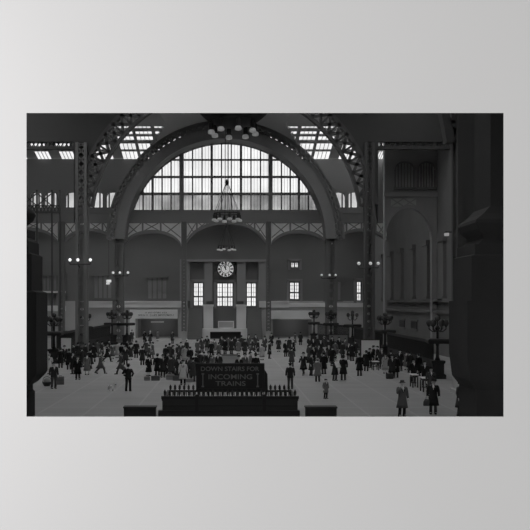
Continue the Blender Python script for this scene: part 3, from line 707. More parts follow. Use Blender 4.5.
# ------------------------------------------------------------------ train gates: lamp standards and fences along both sides
def make_standard():
    t = thing('lamp_standard', '', 'lamp standard')
    MB().square([(.55, 0), (.55, .3), (.42, .4), (.42, 1.1), (.5, 1.2), (.5, 1.35)], (0, 0, 0)).build('base', IRON, t)
    MB().lathe([(.22, 1.35), (.13, 1.6), (.1, 2.4), (.16, 2.6), (.09, 2.8), (.09, 3.6), (.2, 3.75), (.1, 3.95)], n=14).build('post', IRON, t, True)
    MB().square([(.7, 2.62), (.8, 2.72), (.8, 2.9), (.7, 2.98)], (0, 0, 0)).build('header', IRON, t)
    for k in range(6):
        a = 2*PI*k/6+.3; R = .62; c = (R*math.cos(a), R*math.sin(a))
        m = MB().tube([(0, 0, 3.6), (c[0]*.6, c[1]*.6, 3.5), (c[0], c[1], 3.72), (c[0], c[1], 3.9)], .045, 6).build('arm', IRON, t)
        MB().lathe([(.06, 3.88), (.16, 3.98), (.21, 4.14), (.16, 4.32), (.05, 4.42)], (c[0], c[1], 0), 12).build('globe', SMOKED, m, True)
    m = MB().lathe([(.06, 3.9), (.06, 4.3)]).build('finial_stem', IRON, t); MB().ball((0, 0, 4.5), .22).build('globe', SMOKED, m, True)
    return t
stand = [(54, 75, 'dark globe lamp standard at the left gates, closest to the left pedestal'), (85, 92, 'dark globe lamp standard at the left gates, beside the nearer lit column'),
         (112, 109, 'dark globe lamp standard at the left gates, third from the pedestal'), (127, 108, 'small dark globe lamp standard just left of the left shop opening'),
         (437.5, 60, 'dark globe lamp standard at the right gates, closest to the right pier'), (385, 80, 'dark globe lamp standard at the right gates, above the small white tables'),
         (352.5, 100, 'dark globe lamp standard at the right gates, between the two notice boards'), (331, 108, 'dark globe lamp standard at the right gates, left of the wide notice board'), (314, 113, 'dark globe lamp standard beside the right shop opening')]
s0 = make_standard()
for i, (px, Y, lb) in enumerate(stand):
    o = s0 if i == 0 else copy_tree(s0); o.location = (X_(px, Y), Y, 0); o['label'] = lb; o['group'] = 'lamp standards along the train gates'; o.rotation_euler.z = i*.37
def gate(label, p, q):
    P, Q = Vector((X_(*p), p[1], 0)), Vector((X_(*q), q[1], 0)); d = (Q-P); L = d.length-2.4; rz = math.atan2(d.y, d.x)
    t = thing('gate_fence', label, 'fence', (P+Q)/2, rz, 'iron fences between the lamp standards')
    MB().box(-L/2, L/2, -.05, .05, 2.55, 2.8).build('header_rail', IRON, t)
    MB().box(-L/2, L/2, -.03, .03, .1, .3).build('bottom_rail', IRON, t)
    n = int(L/.22); bb = MB()
    for i in range(n+1): x = -L/2+L*i/n; bb.box(x-.025, x+.025, -.025, .025, 0, 2.6)
    bb.build('pickets', IRON, t)
    MB().box(-L/2+.2, L/2-.2, -.02, .02, .5, 1.3).build('kick_panel', IRON, t)
for i, lb in ((0, 'iron gate fence nearest the left pedestal'), (1, 'iron gate fence beyond the nearer left column'), 
              (4, 'iron gate fence nearest the right pier'), (5, 'iron gate fence behind the narrow notice board on the right'), (6, 'iron gate fence behind the wide notice board'), (7, 'farthest iron gate fence on the right')):
    gate(lb, stand[i][:2], stand[i+1][:2])
def board(label, a, b_, c, Y, m, legz=.35):
    x0, x1 = X_(a, Y), X_(b_, Y); z1 = Z_(c, Y); t = thing('notice_board', label, 'notice board', ((x0+x1)/2, Y, 0)); h = (x1-x0)/2
    MB().box(-h, h, -.04, .04, legz, z1).build('board', m, t)
    f_ = MB(); f_.box(-h-.06, h+.06, -.07, .07, z1, z1+.08); f_.box(-h-.06, h+.06, -.07, .07, legz-.06, legz); f_.build('frame', IRON2, t)
    for s in (-1, 1): MB().box(s*h-.06, s*h+.06, -.08, .08, 0, z1).build('leg', IRON2, t)
board('tall pale notice board standing behind the small white table', 360.5, 380, 340.2, 74, PANEL)
board('wide grey notice board behind the right crowd', 328.5, 348, 335, 95, mat('grey_board', .22, .8, .1))
board('pale notice board beside the lamp standard at far left', 60.5, 72, 338, 76, PANEL)
board('small pale notice board behind the left gates', 64, 77, 331.5, 88, PANEL)

# ------------------------------------------------------------------ tables, counter, luggage, dog, newspaper
def table(label, px, py, wpx, top_py):
    Y = YF(py); wd = wpx*Y/F; h = Z_(top_py, Y); t = thing('desk_table', label, 'table', (X_(px, Y), Y, 0))
    MB().box(-wd/2, wd/2, -.42, .42, h-.06, h).build('table_top', WHITE, t)
    MB().box(-wd/2+.05, wd/2-.05, -.38, .38, h-.2, h-.06).build('apron', WOOD, t)
    for sx in (-1, 1):
        for sy in (-1, 1): MB().box(sx*(wd/2-.06)-.035, sx*(wd/2-.06)+.035, sy*.36-.035, sy*.36+.035, 0, h-.2).build('leg', WOOD, t)
    m = MB(); m.box(-wd/2+.06, wd/2-.06, -.02, .02, .25, .31); m.build('stretcher', WOOD, t)
table('small white topped table in front of the tall notice board', 375.3, 370, 6.5, 361); table('white topped desk standing right of centre crowd, the smaller of the close pair', 414, 387, 6.5, 374); table('white topped desk closest to the right pier, the larger of the pair', 425.5, 391.5, 9, 377.2)
Y = YF(364); t = thing('service_counter', 'long pale covered counter behind the train sign', 'counter', (X_(229.5, Y), Y, 0))
MB().box(-.72, .75, -.35, .35, 0, .82).build('body', mat('pale_cloth', .42, .8, .08), t); MB().box(-.76, .79, -.38, .38, .82, .88).build('top', WOOD, t)
def case(label, px, py, w_, h_, m, rz=.2, kind='suitcase'):
    Y = YF(py); t = thing(kind, label, kind, (X_(px, Y), Y, 0), rz, 'luggage on the floor')
    o = MB(); o.loft([(0, w_*.48, .1, 0, 0), (.03, w_*.5, .12, 0, 0), (h_-.03, w_*.5, .12, 0, 0), (h_, w_*.48, .1, 0, 0)], 4) if 0 else o.box(-w_/2, w_/2, -.12, .12, 0, h_)
    b_ = o.build('body', m, t); bv = b_.modifiers.new('bevel', 'BEVEL'); bv.width = .025; bv.segments = 2
    MB().tube([(-.09, 0, h_-.01), (-.08, 0, h_+.06), (.08, 0, h_+.06), (.09, 0, h_-.01)], .015, 6).build('handle', LEATHER, t)
    MB().box(-w_/2-.004, w_/2+.004, -.125, .125, h_*.55, h_*.6).build('seam_band', LEATHER, t)
case('pale square parcel case left of the two dark overcoats', 147, 380.5, .42, .3, CANVAS, .3); case('brown suitcase at the feet of the two dark overcoats', 155.5, 380.5, .62, .36, mat('tan_leather', .14, .6), .1)
case('upright grey suitcase at far left beside the person in dark suit', 60.5, 384.5, .5, .55, mat('grey_case', .15, .7), .2); case('pale trunk among the crowd left of the train sign', 170, 379.5, .6, .4, CANVAS, .1); case('second grey trunk among the crowd left of the train sign', 177, 380.5, .6, .35, mat('grey_case', 0), -.2)
case('small pale case among the feet just left of the sign', 189.5, 382, .5, .25, CANVAS, .2)
case('small dark case set down by the far right dark overcoat', 389.5, 378.8, .5, .4, LEATHER, .3)
# bundle basket on the far left
Y = YF(386); t = thing('wicker_basket', 'dark basket heaped with a pale bundle by the left pedestal', 'basket', (X_(47, Y), Y, 0))
MB().lathe([(.2, 0), (.3, .2), (.32, .28), (.28, .28)], n=18).build('basket_body', LEATHER, t); MB().ball((0, 0, .36), .24, .2, .2).build('bundle', mat('linen', .35, .9), t, True)
MB().tube([(-.3, 0, .26), (-.24, 0, .55), (0, 0, .66), (.24, 0, .55), (.3, 0, .26)], .018, 6).build('handle', LEATHER, t)

# dog: one skinned body, white with dark patches
def skin_mesh(chains, name, sub=1):
    """chains: list of lists of (x,y,z,r), joined where points coincide."""
    verts = []; rad = []; edges = []; idx = {}; roots = []
    for ch in chains:
        last = None; first = True
        for x, y, z, r_ in ch:
            k = (round(x, 4), round(y, 4), round(z, 4))
            if k not in idx: idx[k] = len(verts); verts.append((x, y, z)); rad.append(r_)
            i = idx[k]
            if last is not None and last != i: edges.append((last, i))
            last = i
    me = bpy.data.meshes.new(name); me.from_pydata(verts, edges, []); o = bpy.data.objects.new(name, me); C.objects.link(o)
    md = o.modifiers.new('s', 'SKIN'); md.use_smooth_shade = True
    sv = me.skin_vertices[0].data
    par = list(range(len(verts)))
    def fnd(a):
        while par[a] != a: a = par[a]
        return a
    for a, b_ in edges:
        ra, rb = fnd(a), fnd(b_)
        if ra != rb: par[max(ra, rb)] = min(ra, rb)
    for i in range(len(verts)): sv[i].radius = (rad[i], rad[i]); sv[i].use_root = (fnd(i) == i)
    sd = o.modifiers.new('d', 'SUBSURF'); sd.levels = sub; sd.render_levels = sub
    bpy.context.view_layer.update()
    res = bpy.data.meshes.new_from_object(o.evaluated_get(bpy.context.evaluated_depsgraph_get()))
    bpy.data.objects.remove(o); bpy.data.meshes.remove(me); res.name = name
    return res
Y = YF(391)
dog = skin_mesh([[(-.22, 0, .36, .10), (-.08, 0, .35, .10), (.1, 0, .35, .115), (.22, 0, .37, .11), (.32, 0, .47, .07), (.37, 0, .54, .075), (.46, 0, .52, .045), (.51, 0, .51, .03)],
                 [(-.22, 0, .36, .10), (-.34, 0, .44, .022), (-.42, 0, .54, .016)],
                 [(.22, 0, .37, .11), (.21, .07, .22, .04), (.22, .07, .1, .026), (.21, .07, .03, .024), (.25, .07, .018, .02)], [(.22, 0, .37, .11), (.21, -.07, .22, .04), (.22, -.07, .1, .026), (.21, -.07, .03, .024), (.25, -.07, .018, .02)],
                 [(-.22, 0, .36, .10), (-.2, .08, .24, .055), (-.28, .08, .13, .028), (-.25, .08, .03, .024), (-.21, .08, .018, .02)], [(-.22, 0, .36, .10), (-.2, -.08, .24, .055), (-.28, -.08, .13, .028), (-.25, -.08, .03, .024), (-.21, -.08, .018, .02)],
                 [(.37, 0, .54, .075), (.35, .05, .61, .022), (.34, .065, .655, .01)], [(.37, 0, .54, .075), (.35, -.05, .61, .022), (.34, -.065, .655, .01)]], 'dog')
dm = bpy.data.materials.new('dog_coat'); dm.use_nodes = True; nt = dm.node_tree; b = nt.nodes['Principled BSDF']; b.inputs['Roughness'].default_value = .9
tc = nt.nodes.new('ShaderNodeTexCoord'); n_ = nt.nodes.new('ShaderNodeTexNoise'); n_.inputs['Scale'].default_value = 4.5; cr = nt.nodes.new('ShaderNodeValToRGB')
cr.color_ramp.interpolation = 'CONSTANT'; cr.color_ramp.elements[0].color = (.9, .9, .9, 1); cr.color_ramp.elements[1].position = .58; cr.color_ramp.elements[1].color = (.03, .03, .03, 1)
nt.links.new(tc.outputs['Object'], n_.inputs['Vector']); nt.links.new(n_.outputs['Fac'], cr.inputs[0]); nt.links.new(cr.outputs[0], b.inputs['Base Color'])
dog.materials.clear(); dog.materials.append(dm)
do = bpy.data.objects.new('dog', dog); C.objects.link(do); do.location = (X_(111.3, Y), Y, 0); do.rotation_euler.z = -.6
do.location.z = -min(v.co.z for v in dog.vertices)
do.scale = (.82, .82, .82); do.location.z *= .82
tag(do, 'small white dog with dark patches standing on the open floor', 'dog')
MB().ball((.52, 0, .512), .016).build('nose', IRON, do); MB().tube([(.29+.055*math.cos(a)*.6, .075*math.sin(a), .44-.055*math.cos(a)) for a in [k*PI/8 for k in range(17)]], .012, 6).build('collar', LEATHER, do)

# ------------------------------------------------------------------ people
SKIN = mat('skin', .68, .6); HAIR = mat('hair', .03, .8); SHIRT = mat('shirt_white', .82, .8)
TONES = {'black': .024, 'dark': .045, 'charcoal': .075, 'grey': .13, 'mid': .2, 'pale': .42, 'white': .75}
CL = {k: mat('cloth_'+k, v, .9, .12, 6) for k, v in TONES.items()}
POSES = {
 'stand': dict(arm=[((.25, .03, 1.14), (.26, -.05, .90)), ((-.25, .03, 1.14), (-.26, -.05, .90))], leg=[((.1, -.01, .5), (.11, .03, .09), -.03), ((-.1, -.01, .5), (-.11, .03, .09), .03)]),
 'walk': dict(arm=[((.24, .12, 1.16), (.25, .08, .92)), ((-.24, -.06, 1.16), (-.25, -.24, .96))], leg=[((.1, -.2, .54), (.1, -.32, .1), -.02), ((-.1, .02, .49), (-.1, .36, .16), .0)]),
 'pockets': dict(arm=[((.33, .08, 1.16), (.2, -.1, .97)), ((-.33, .08, 1.16), (-.2, -.1, .97))], leg=[((.11, -.01, .5), (.13, .03, .09), -.04), ((-.11, -.01, .5), (-.13, .03, .09), .04)]),
 'raise': dict(arm=[((.25, .03, 1.14), (.26, -.05, .90)), ((-.29, -.17, 1.2), (-.12, -.23, 1.47))], leg=[((.1, -.01, .5), (.11, .03, .09), -.03), ((-.1, -.01, .5), (-.11, .03, .09), .03)]),
 'read': dict(arm=[((.26, -.03, 1.15), (.15, -.3, 1.2)), ((-.26, -.03, 1.15), (-.15, -.3, 1.2))], leg=[((.1, -.01, .5), (.11, .03, .09), -.03), ((-.1, -.01, .5), (-.11, .03, .09), .03)]),
}
def hand_chains(e, w):
    e, w = Vector(e), Vector(w); d = (w-e).normalized(); side = 1 if w.x > 0 else -1
    fwd = Vector((0, -1, 0)); fwd = (fwd-d*fwd.dot(d))
    fwd = fwd.normalized() if fwd.length > .1 else Vector((side, 0, 0))
    inn = d.cross(fwd).normalized()
    if inn.x*side > 0: inn = -inn
    ch = []
    palm = w+d*.085
    for k, L in ((-1.5, .062), (-.5, .075), (.5, .08), (1.5, .07)):
        b_ = palm-fwd*(-k)*.019
        p = [b_-d*.02, b_+d*L*.55+inn*.008, b_+d*L+inn*.03]
        ch.append([(q.x, q.y, q.z, r_) for q, r_ in zip(p, (.0095, .009, .0075))])
    b_ = w+d*.03; p = [b_+fwd*.015, b_+fwd*.045+d*.03+inn*.012, b_+fwd*.052+d*.065+inn*.02]
    ch.append([(q.x, q.y, q.z, r_) for q, r_ in zip(p, (.012, .0105, .0085))])
    return ch, [(w.x, w.y, w.z, .03), tuple(w+d*.05)+(.036,), tuple(palm)+(.034,)]
def make_person(pose, dress, hatkind):
    P = POSES[pose]; ch = []
    ch.append([(0, 0, .95, .13), (0, 0, 1.12, .115), (0, 0, 1.3, .125), (0, .005, 1.42, .09), (0, 0, 1.5, .052), (0, -.008, 1.58, .055)])
    for (e, w_) in P['arm']:
        s = 1 if e[0] > 0 else -1
        hc, hand_ = hand_chains(e, w_)
        ch.append([(0, .005, 1.42, .09), (s*.17, .01, 1.41, .062), tuple(e)+(.045,)]+hand_); ch += hc
    for (k, a, t) in P['leg']:
        s = 1 if k[0] > 0 else -1
        ch.append([(0, 0, .95, .13), (s*.095, 0, .86, .085), tuple(k)+(.058,), (a[0], a[1], a[2], .04), (a[0]+s*.02, a[1]-.12, max(.04, a[2]-.06), .034)])
    me = skin_mesh(ch, 'person_body')
    # shaped head joined into the same body
    bm = bmesh.new(); bm.from_mesh(me)
    nf = len(bm.faces)
    ret = bmesh.ops.create_uvsphere(bm, u_segments=18, v_segments=14, radius=1)
    for v in ret['verts']:
        x, y, z = v.co
        jaw = 1-.28*max(0, -z)**1.3
        fx = -1 if y < 0 else 1
        yy = y*.098*(1 if y > 0 else .95)
        if y < -.8 and abs(x) < .28 and -.35 < z < .2: yy -= .02*(1-abs(x)/.28)       # nose
        if y < -.5 and .1 < z < .3 and .2 < abs(x) < .6: yy += .008                     # eye sockets
        if z < -.75 and y < 0: yy -= .012                                               # chin
        v.co = Vector((x*.076*jaw, yy-.012, z*.122+1.63))
    for s in (-1, 1):
        r2 = bmesh.ops.create_uvsphere(bm, u_segments=8, v_segments=6, radius=1)
        for v in r2['verts']: v.co = Vector((s*.077+v.co.x*.012, .002+v.co.y*.02, 1.625+v.co.z*.032))
        r3 = bmesh.ops.create_uvsphere(bm, u_segments=8, v_segments=6, radius=1)
        for v in r3['verts']: v.co = Vector((s*.03+v.co.x*.011, -.097+v.co.y*.008, 1.645+v.co.z*.007))
        for f_ in bm.faces:
            if all(v in r3['verts'] for v in f_.verts): f_.material_index = 1
    mo = bmesh.ops.create_uvsphere(bm, u_segments=8, v_segments=6, radius=1)
    for v in mo['verts']: v.co = Vector((v.co.x*.024, -.1+v.co.y*.008, 1.575+v.co.z*.006))
    for f_ in bm.faces:
        if all(v in mo['verts'] for v in f_.verts): f_.material_index = 1
    for f_ in bm.faces: f_.smooth = True
    bm.to_mesh(me); bm.free()
    me.materials.clear(); me.materials.append(SKIN); me.materials.append(HAIR)
    root = bpy.data.objects.new('person', me); C.objects.link(root)
    MB().loft([(1.6, .079, .07, 0, .035), (1.66, .083, .088, 0, .016), (1.72, .075, .085, 0, .006), (1.757, .04, .045, 0, .0)], 16).build('hair', HAIR, root, True)
    # coat
    hem = {'overcoat': .44, 'suit': .80, 'woman': .34, 'child': .56}[dress]
    yl = [a[1] for _, a, _ in P['leg']]; sh = (min(yl)+max(yl))/2*.4; ex = (max(yl)-min(yl))*.28
    c = MB(); wst = .16 if dress == 'woman' else .178
    rings = [(1.505, .06, .058, 0, .0), (1.485, .082, .075, 0, .005), (1.455, .15, .098, 0, .005), (1.42, .205, .118, 0, .004), (1.33, .205, .132, 0, -.004), (1.2, .19, .13, 0, -.002), (1.08, wst, .125, 0, 0), (.95, .185, .142, 0, 0)]
    for u in (.33, .66, 1.0):
        z = .95+(hem-.95)*u; fl = .075*u*(.95-hem)/.45
        rings.append((z, .185+fl, .142+fl*.8+ex*u*(.95-z)/.5, 0, sh*u*(.95-z)/.5))
    rings.append((hem+.02, rings[-1][1]-.02, rings[-1][2]-.02, 0, rings[-1][4]))
    c.loft(rings, 20)
    for (e, w_) in P['arm']:
        s = 1 if e[0] > 0 else -1; e_, w2 = Vector(e), Vector(w_)
        c.tube([(s*.13, .005, 1.425), (s*.185, .01, 1.40), e_*.5+Vector((s*.195, .01, 1.395))*.5, e_, e_*.5+w2*.5, e_*.08+w2*.92], [.075, .08, .07, .064, .058, .052], 10)
    coat = c.build('coat', CL['dark'], root, True)
    l = MB()                                        # collar and lapels
    for s in (-1, 1): l.add([(s*.015, -.138, 1.2), (s*.085, -.128, 1.34), (s*.075, -.085, 1.47), (s*.045, -.1, 1.47), (s*.015, -.146, 1.22), (s*.085, -.14, 1.34), (s*.075, -.1, 1.475), (s*.045, -.112, 1.475)], [(0, 1, 2, 3), (7, 6, 5, 4), (0, 4, 5, 1), (1, 5, 6, 2), (2, 6, 7, 3), (3, 7, 4, 0)])
    l.build('lapels', CL['black'], coat)
    MB().add([(0, -.139, 1.24), (.05, -.128, 1.42), (.04, -.07, 1.5), (-.04, -.07, 1.5), (-.05, -.128, 1.42), (0, -.12, 1.24), (.04, -.05, 1.48), (-.04, -.05, 1.48)], [(0, 1, 2, 3, 4), (5, 6, 7), (0, 5, 6, 1), (1, 6, 2), (0, 4, 7, 5), (4, 3, 7), (2, 6, 7, 3)]).build('shirt_front', SHIRT, root)
    if dress in ('overcoat', 'suit', 'child'):
        t = MB()
        for (k, a, _) in P['leg']:
            s = 1 if k[0] > 0 else -1
            t.tube([(s*.06, 0, .98), (s*.095, 0, .86), Vector((s*.095, 0, .86))*.45+Vector(k)*.55, k, Vector(k)*.5+Vector(a)*.5, (a[0], a[1], a[2]-.01)], [.1, .105, .09, .078, .07, .07], 10)
        t.build('trousers', CL['charcoal'], root, True)
    for (k, a, tw) in P['leg']:
        zz = max(0, a[2]-.09); f_ = MB(); tip = -.17*zz/.07 if 0 else 0
        for_ = []
        pr = [(.07, .06, .045), (.0, .055, .06), (-.1, .05, .045), (-.19, .03, .03)]
        vs = []
        for dy, hw_, hh_ in pr:
            z0_ = zz*(1 if dy > -.05 else .35 if dy > -.15 else 0) if zz > .03 else 0
            vs += [(a[0]-hw_, a[1]+dy, z0_), (a[0]+hw_, a[1]+dy, z0_), (a[0]+hw_*.8, a[1]+dy, z0_+hh_*1.6), (a[0]-hw_*.8, a[1]+dy, z0_+hh_*1.6)]
        fs = [(0, 3, 2, 1), (12, 13, 14, 15)]
        for i in range(3):
            for j in range(4): fs.append((i*4+j, i*4+(j+1) % 4, i*4+4+(j+1) % 4, i*4+4+j))
        f_.add(vs, fs).build('shoe', CL['black'], root, True)
    if hatkind == 'fedora':
        h = MB().lathe([(.001, 1.7), (.098, 1.7), (.155, 1.695), (.16, 1.705), (.1, 1.715), (.098, 1.78), (.085, 1.815), (.03, 1.80)], (0, -.005, 0), 20, .95, 1.08).build('hat', CL['black'], root, True)
        MB().lathe([(.1, 1.715), (.104, 1.718), (.103, 1.745), (.098, 1.75)], (0, -.005, 0), 20, .95, 1.08).build('hat_band', CL['grey'], h)
    elif hatkind == 'cap':
        h = MB().lathe([(.085, 1.69), (.12, 1.72), (.125, 1.745), (.08, 1.775), (.02, 1.785)], (0, 0, 0), 18).build('hat', CL['black'], root, True)
        MB().add([(-.07, -.09, 1.70), (.07, -.09, 1.70), (.05, -.165, 1.685), (-.05, -.165, 1.685), (-.07, -.09, 1.715), (.07, -.09, 1.715), (.05, -.165, 1.695), (-.05, -.165, 1.695)], [(0, 1, 2, 3), (7, 6, 5, 4), (0, 4, 5, 1), (1, 5, 6, 2), (2, 6, 7, 3), (3, 7, 4, 0)]).build('peak', CL['black'], h)
    elif hatkind == 'cloche':
        h = MB().lathe([(.105, 1.63), (.12, 1.64), (.105, 1.68), (.1, 1.74), (.07, 1.785), (.02, 1.795)], (0, .0, 0), 20, .95, 1.1).build('hat', CL['black'], root, True)
        MB().lathe([(.104, 1.685), (.108, 1.69), (.106, 1.715), (.1, 1.72)], (0, 0, 0), 20, .95, 1.1).build('hat_band', CL['grey'], h)
    zmin = min([v.co.z for v in me.vertices]+[0])
    return root
ARCH = {}
def proto(pose, dress, hat):
    k = (pose, dress, hat)
    if k not in ARCH: ARCH[k] = [make_person(pose, dress, hat), False]
    return ARCH[k]
WORDS = {'black': 'black', 'dark': 'dark', 'charcoal': 'charcoal', 'grey': 'grey', 'mid': 'light grey', 'pale': 'pale', 'white': 'white'}
ORD = ['first', 'second', 'third', 'fourth', 'fifth', 'sixth', 'seventh', 'eighth', 'ninth', 'tenth', 'eleventh', 'twelfth', 'thirteenth', 'fourteenth', 'fifteenth', 'sixteenth', 'seventeenth', 'eighteenth']
def setmat(o, m):
    if o.data and o.data.materials: o.material_slots[0].link = 'OBJECT'; o.material_slots[0].material = m
def person(px, py, pose, dress, hat, tone, label, ht=1.75, face=0, hattone='black', trouser='charcoal', z=0, Y=None):
    pr = proto(pose, dress, hat)
    r = copy_tree(pr[0]) if pr[1] else pr[0]; pr[1] = True
    Y = Y or YF(py); s = ht/1.80
    r.location = (X_(px, Y), Y, z); r.rotation_euler = (0, 0, math.radians(face)); r.scale = (s*1.1, s*1.1, s)
    for ch in r.children:
        n = ch.name.split('.')[0]
        if n == 'coat': setmat(ch, CL[tone])
        elif n == 'hat': setmat(ch, CL[hattone])
        elif n == 'trousers': setmat(ch, CL[trouser])
    tag(r, label, 'person', 'people crossing the concourse')
    return r
DN = {'overcoat': 'overcoat', 'suit': 'short jacket', 'woman': 'flared coat', 'child': 'short coat'}
def crowd(where, items):
    items = sorted(items, key=lambda t: t[0])
    for i, it in enumerate(items):
        px, py, pose, dress, tone = it[:5]; kw = dict(it[5]) if len(it) > 5 else {}
        hat = kw.pop('hat', 'cloche' if dress == 'woman' else ('cap' if i % 4 == 3 else 'fedora'))
        if 'ht' not in kw: kw['ht'] = (1.62 if dress == 'woman' else 1.74)+random.uniform(-.04, .05)
        if 'face' not in kw: kw['face'] = random.choice([0, 25, -30, 160, 195, 80, -85, 140, 210])
        lab = 'person in %s %s, %s from left %s' % (WORDS[tone], DN[dress], ORD[i], where)
        person(px, py, pose, dress, hat, tone, lab, **kw)
W, O, U = 'woman', 'overcoat', 'suit'
# single figures on the open floor
person(53.8, 388.5, 'stand', 'suit', 'fedora', 'dark', 'person in dark suit standing close to the left pedestal', face=30)
person(49.3, 374, 'stand', W, 'cloche', 'white', 'person in white coat half hidden by the left pedestal', 1.62, hattone='pale')
person(100.5, 373.5, 'walk', O, 'fedora', 'grey', 'person in grey overcoat striding right across the left floor', 1.72, face=80, hattone='mid')
person(121, 374, 'walk', O, 'fedora', 'grey', 'person in long grey overcoat walking behind the dark figure with pocketed hands', 1.75, face=-75)
person(128.3, 391, 'pockets', 'suit', 'fedora', 'black', 'person in black suit with hands in pockets right of the dog', 1.75, face=170, trouser='black')
person(183, 384.8, 'stand', O, 'cap', 'white', 'person in white work coat standing left of the train sign', 1.74, face=0, trouser='black')
person(290.3, 388.8, 'stand', 'suit', 'cap', 'dark', 'person in dark suit seen from behind at right end of stairwell railing', 1.72, face=175, trouser='charcoal')
person(325.8, 398.6, 'stand', 'child', 'cap', 'mid', 'small child in light grey coat alone on the open floor', 1.18, face=30, trouser='black')
person(317.6, 381.5, 'stand', O, 'fedora', 'mid', 'person in light grey overcoat just behind the small child', 1.68, face=180, hattone='pale')
person(303.5, 374.8, 'walk', O, 'fedora', 'black', 'person in black overcoat walking at left front of the right crowd', 1.78, face=-25)
person(311.3, 375.4, 'stand', O, 'fedora', 'dark', 'person in dark overcoat between the striding black coat and the grey coat', 1.72, face=60)
person(323.8, 374, 'stand', O, 'cap', 'black', 'person in black overcoat to the right behind the grey coat', 1.72, face=200)
person(343.3, 380, 'stand', O, 'fedora', 'black', 'person in broad black overcoat seen from behind beside white newspaper', 1.82, face=185)
np_ = person(335, 380.5, 'read', O, 'fedora', 'dark', 'person in dark overcoat holding up a white newspaper', 1.72, face=25)
person(359.5, 375.8, 'stand', O, 'fedora', 'black', 'person in black overcoat alone before the tall notice board', 1.76, face=190)
person(385.4, 373.3, 'stand', W, 'cloche', 'pale', 'person in pale coat right of the small white table', 1.6, face=0, hattone='dark')
person(381.7, 368.5, 'stand', O, 'cap', 'dark', 'person in dark overcoat just behind the pale coat', 1.74, hattone='pale')
person(402.2, 416.5, 'raise', O, 'fedora', 'grey', 'person in grey overcoat raising a hand to the face, nearest on the right floor', 1.8, face=10, hattone='charcoal', trouser='dark')
person(433.2, 414, 'stand', O, 'fedora', 'black', 'person in black overcoat with white shirt front carrying a bag', 1.8, face=-10)
person(431, 396, 'stand', O, 'fedora', 'charcoal', 'person in charcoal overcoat behind the one carrying a bag', 1.76, face=0)
person(460, 416, 'stand', O, 'cap', 'charcoal', 'person in charcoal overcoat half hidden behind the right pier', 1.8, face=50)
person(413.5, 382.8, 'stand', 'suit', 'cap', 'black', 'person in black jacket behind the smaller white topped desk', 1.7, face=10, trouser='black'); person(424.8, 386.5, 'stand', 'suit', 'fedora', 'black', 'person in black jacket behind the larger white topped desk', 1.74, face=-10, trouser='black')
crowd('in cluster by left pedestal', [(60.5, 368, 'stand', O, 'black'), (64.5, 365, 'walk', O, 'dark'), (69, 369.5, 'stand', O, 'black'), (73.2, 374, 'stand', O, 'dark'), (77.8, 379.5, 'stand', O, 'black', dict(face=0, hattone='dark')), (82, 367, 'stand', O, 'dark'), (87, 374.5, 'stand', W, 'mid', dict(face=10)), (90.3, 369, 'walk', O, 'black')])
crowd('before the left gates', [(66, 362, 'stand', O, 'black'), (74, 362.6, 'stand', O, 'black'), (78, 360.4, 'stand', O, 'dark'), (85.5, 361, 'stand', O, 'dark'), (88.8, 356.5, 'stand', W, 'charcoal'), (93.5, 362, 'stand', O, 'black'), (97.3, 357, 'stand', O, 'grey'), (102, 358.5, 'stand', O, 'dark'), (107.2, 361.5, 'walk', O, 'black'), (109, 355, 'stand', W, 'dark'), (112.5, 359, 'stand', W, 'grey'), (117.3, 358, 'stand', W, 'pale'), (121.5, 361, 'stand', O, 'black'), (125.6, 365, 'stand', O, 'dark'), (127, 356.5, 'stand', O, 'black'), (130.6, 360, 'stand', W, 'dark')])
crowd('before the left shop', [(136.2, 357.8, 'stand', O, 'black', dict(face=180)), (142.4, 365, 'stand', O, 'dark', dict(face=180)), (146.3, 356, 'walk', O, 'charcoal'), (149.3, 361, 'stand', W, 'charcoal'), (152.8, 358.8, 'stand', O, 'grey'), (148.8, 376, 'stand', W, 'black', dict(face=40))])
crowd('at the left shop opening', [(132, 341.8, 'stand', O, 'charcoal'), (144.5, 342.5, 'stand', O, 'dark'), (150, 344, 'walk', O, 'dark', dict(hattone='white')), (157.7, 341, 'stand', W, 'mid'), (172.5, 343.5, 'stand', O, 'charcoal')])
crowd('in the crowd left of sign', [(157.5, 376.5, 'stand', O, 'black', dict(face=180)), (163, 377.3, 'stand', O, 'dark', dict(face=20)), (167.3, 374, 'stand', O, 'black'), (171.3, 377.8, 'stand', O, 'charcoal'), (175.5, 375, 'stand', O, 'charcoal', dict(hattone='white')), (178.5, 379.5, 'stand', W, 'dark'), (188.7, 379, 'stand', O, 'charcoal'), (193, 381.5, 'stand', O, 'charcoal'), (196, 376, 'stand', O, 'dark', dict(hattone='pale'))])
crowd('in the second rank left of sign', [(166, 363, 'stand', O, 'black'), (169.6, 361, 'stand', O, 'charcoal'), (173, 364.5, 'stand', O, 'dark'), (177, 362, 'stand', O, 'dark'), (181, 360, 'stand', O, 'charcoal'), (184.6, 363, 'stand', W, 'pale', dict(face=180)), (186.8, 355.5, 'stand', O, 'dark', dict(hattone='white')), (190, 366, 'stand', O, 'black')])
crowd('beyond the top of the sign', [(199.8, 372, 'stand', O, 'charcoal'), (204, 370.5, 'stand', W, 'grey'), (208.5, 373, 'stand', O, 'dark'), (213, 374, 'stand', W, 'mid'), (218.8, 374.5, 'stand', O, 'dark'), (239, 378, 'stand', O, 'black', dict(face=0)), (244.8, 375.5, 'stand', O, 'grey'), (250.3, 373.5, 'stand', O, 'mid'), (255.7, 376.5, 'stand', O, 'black', dict(face=180))])
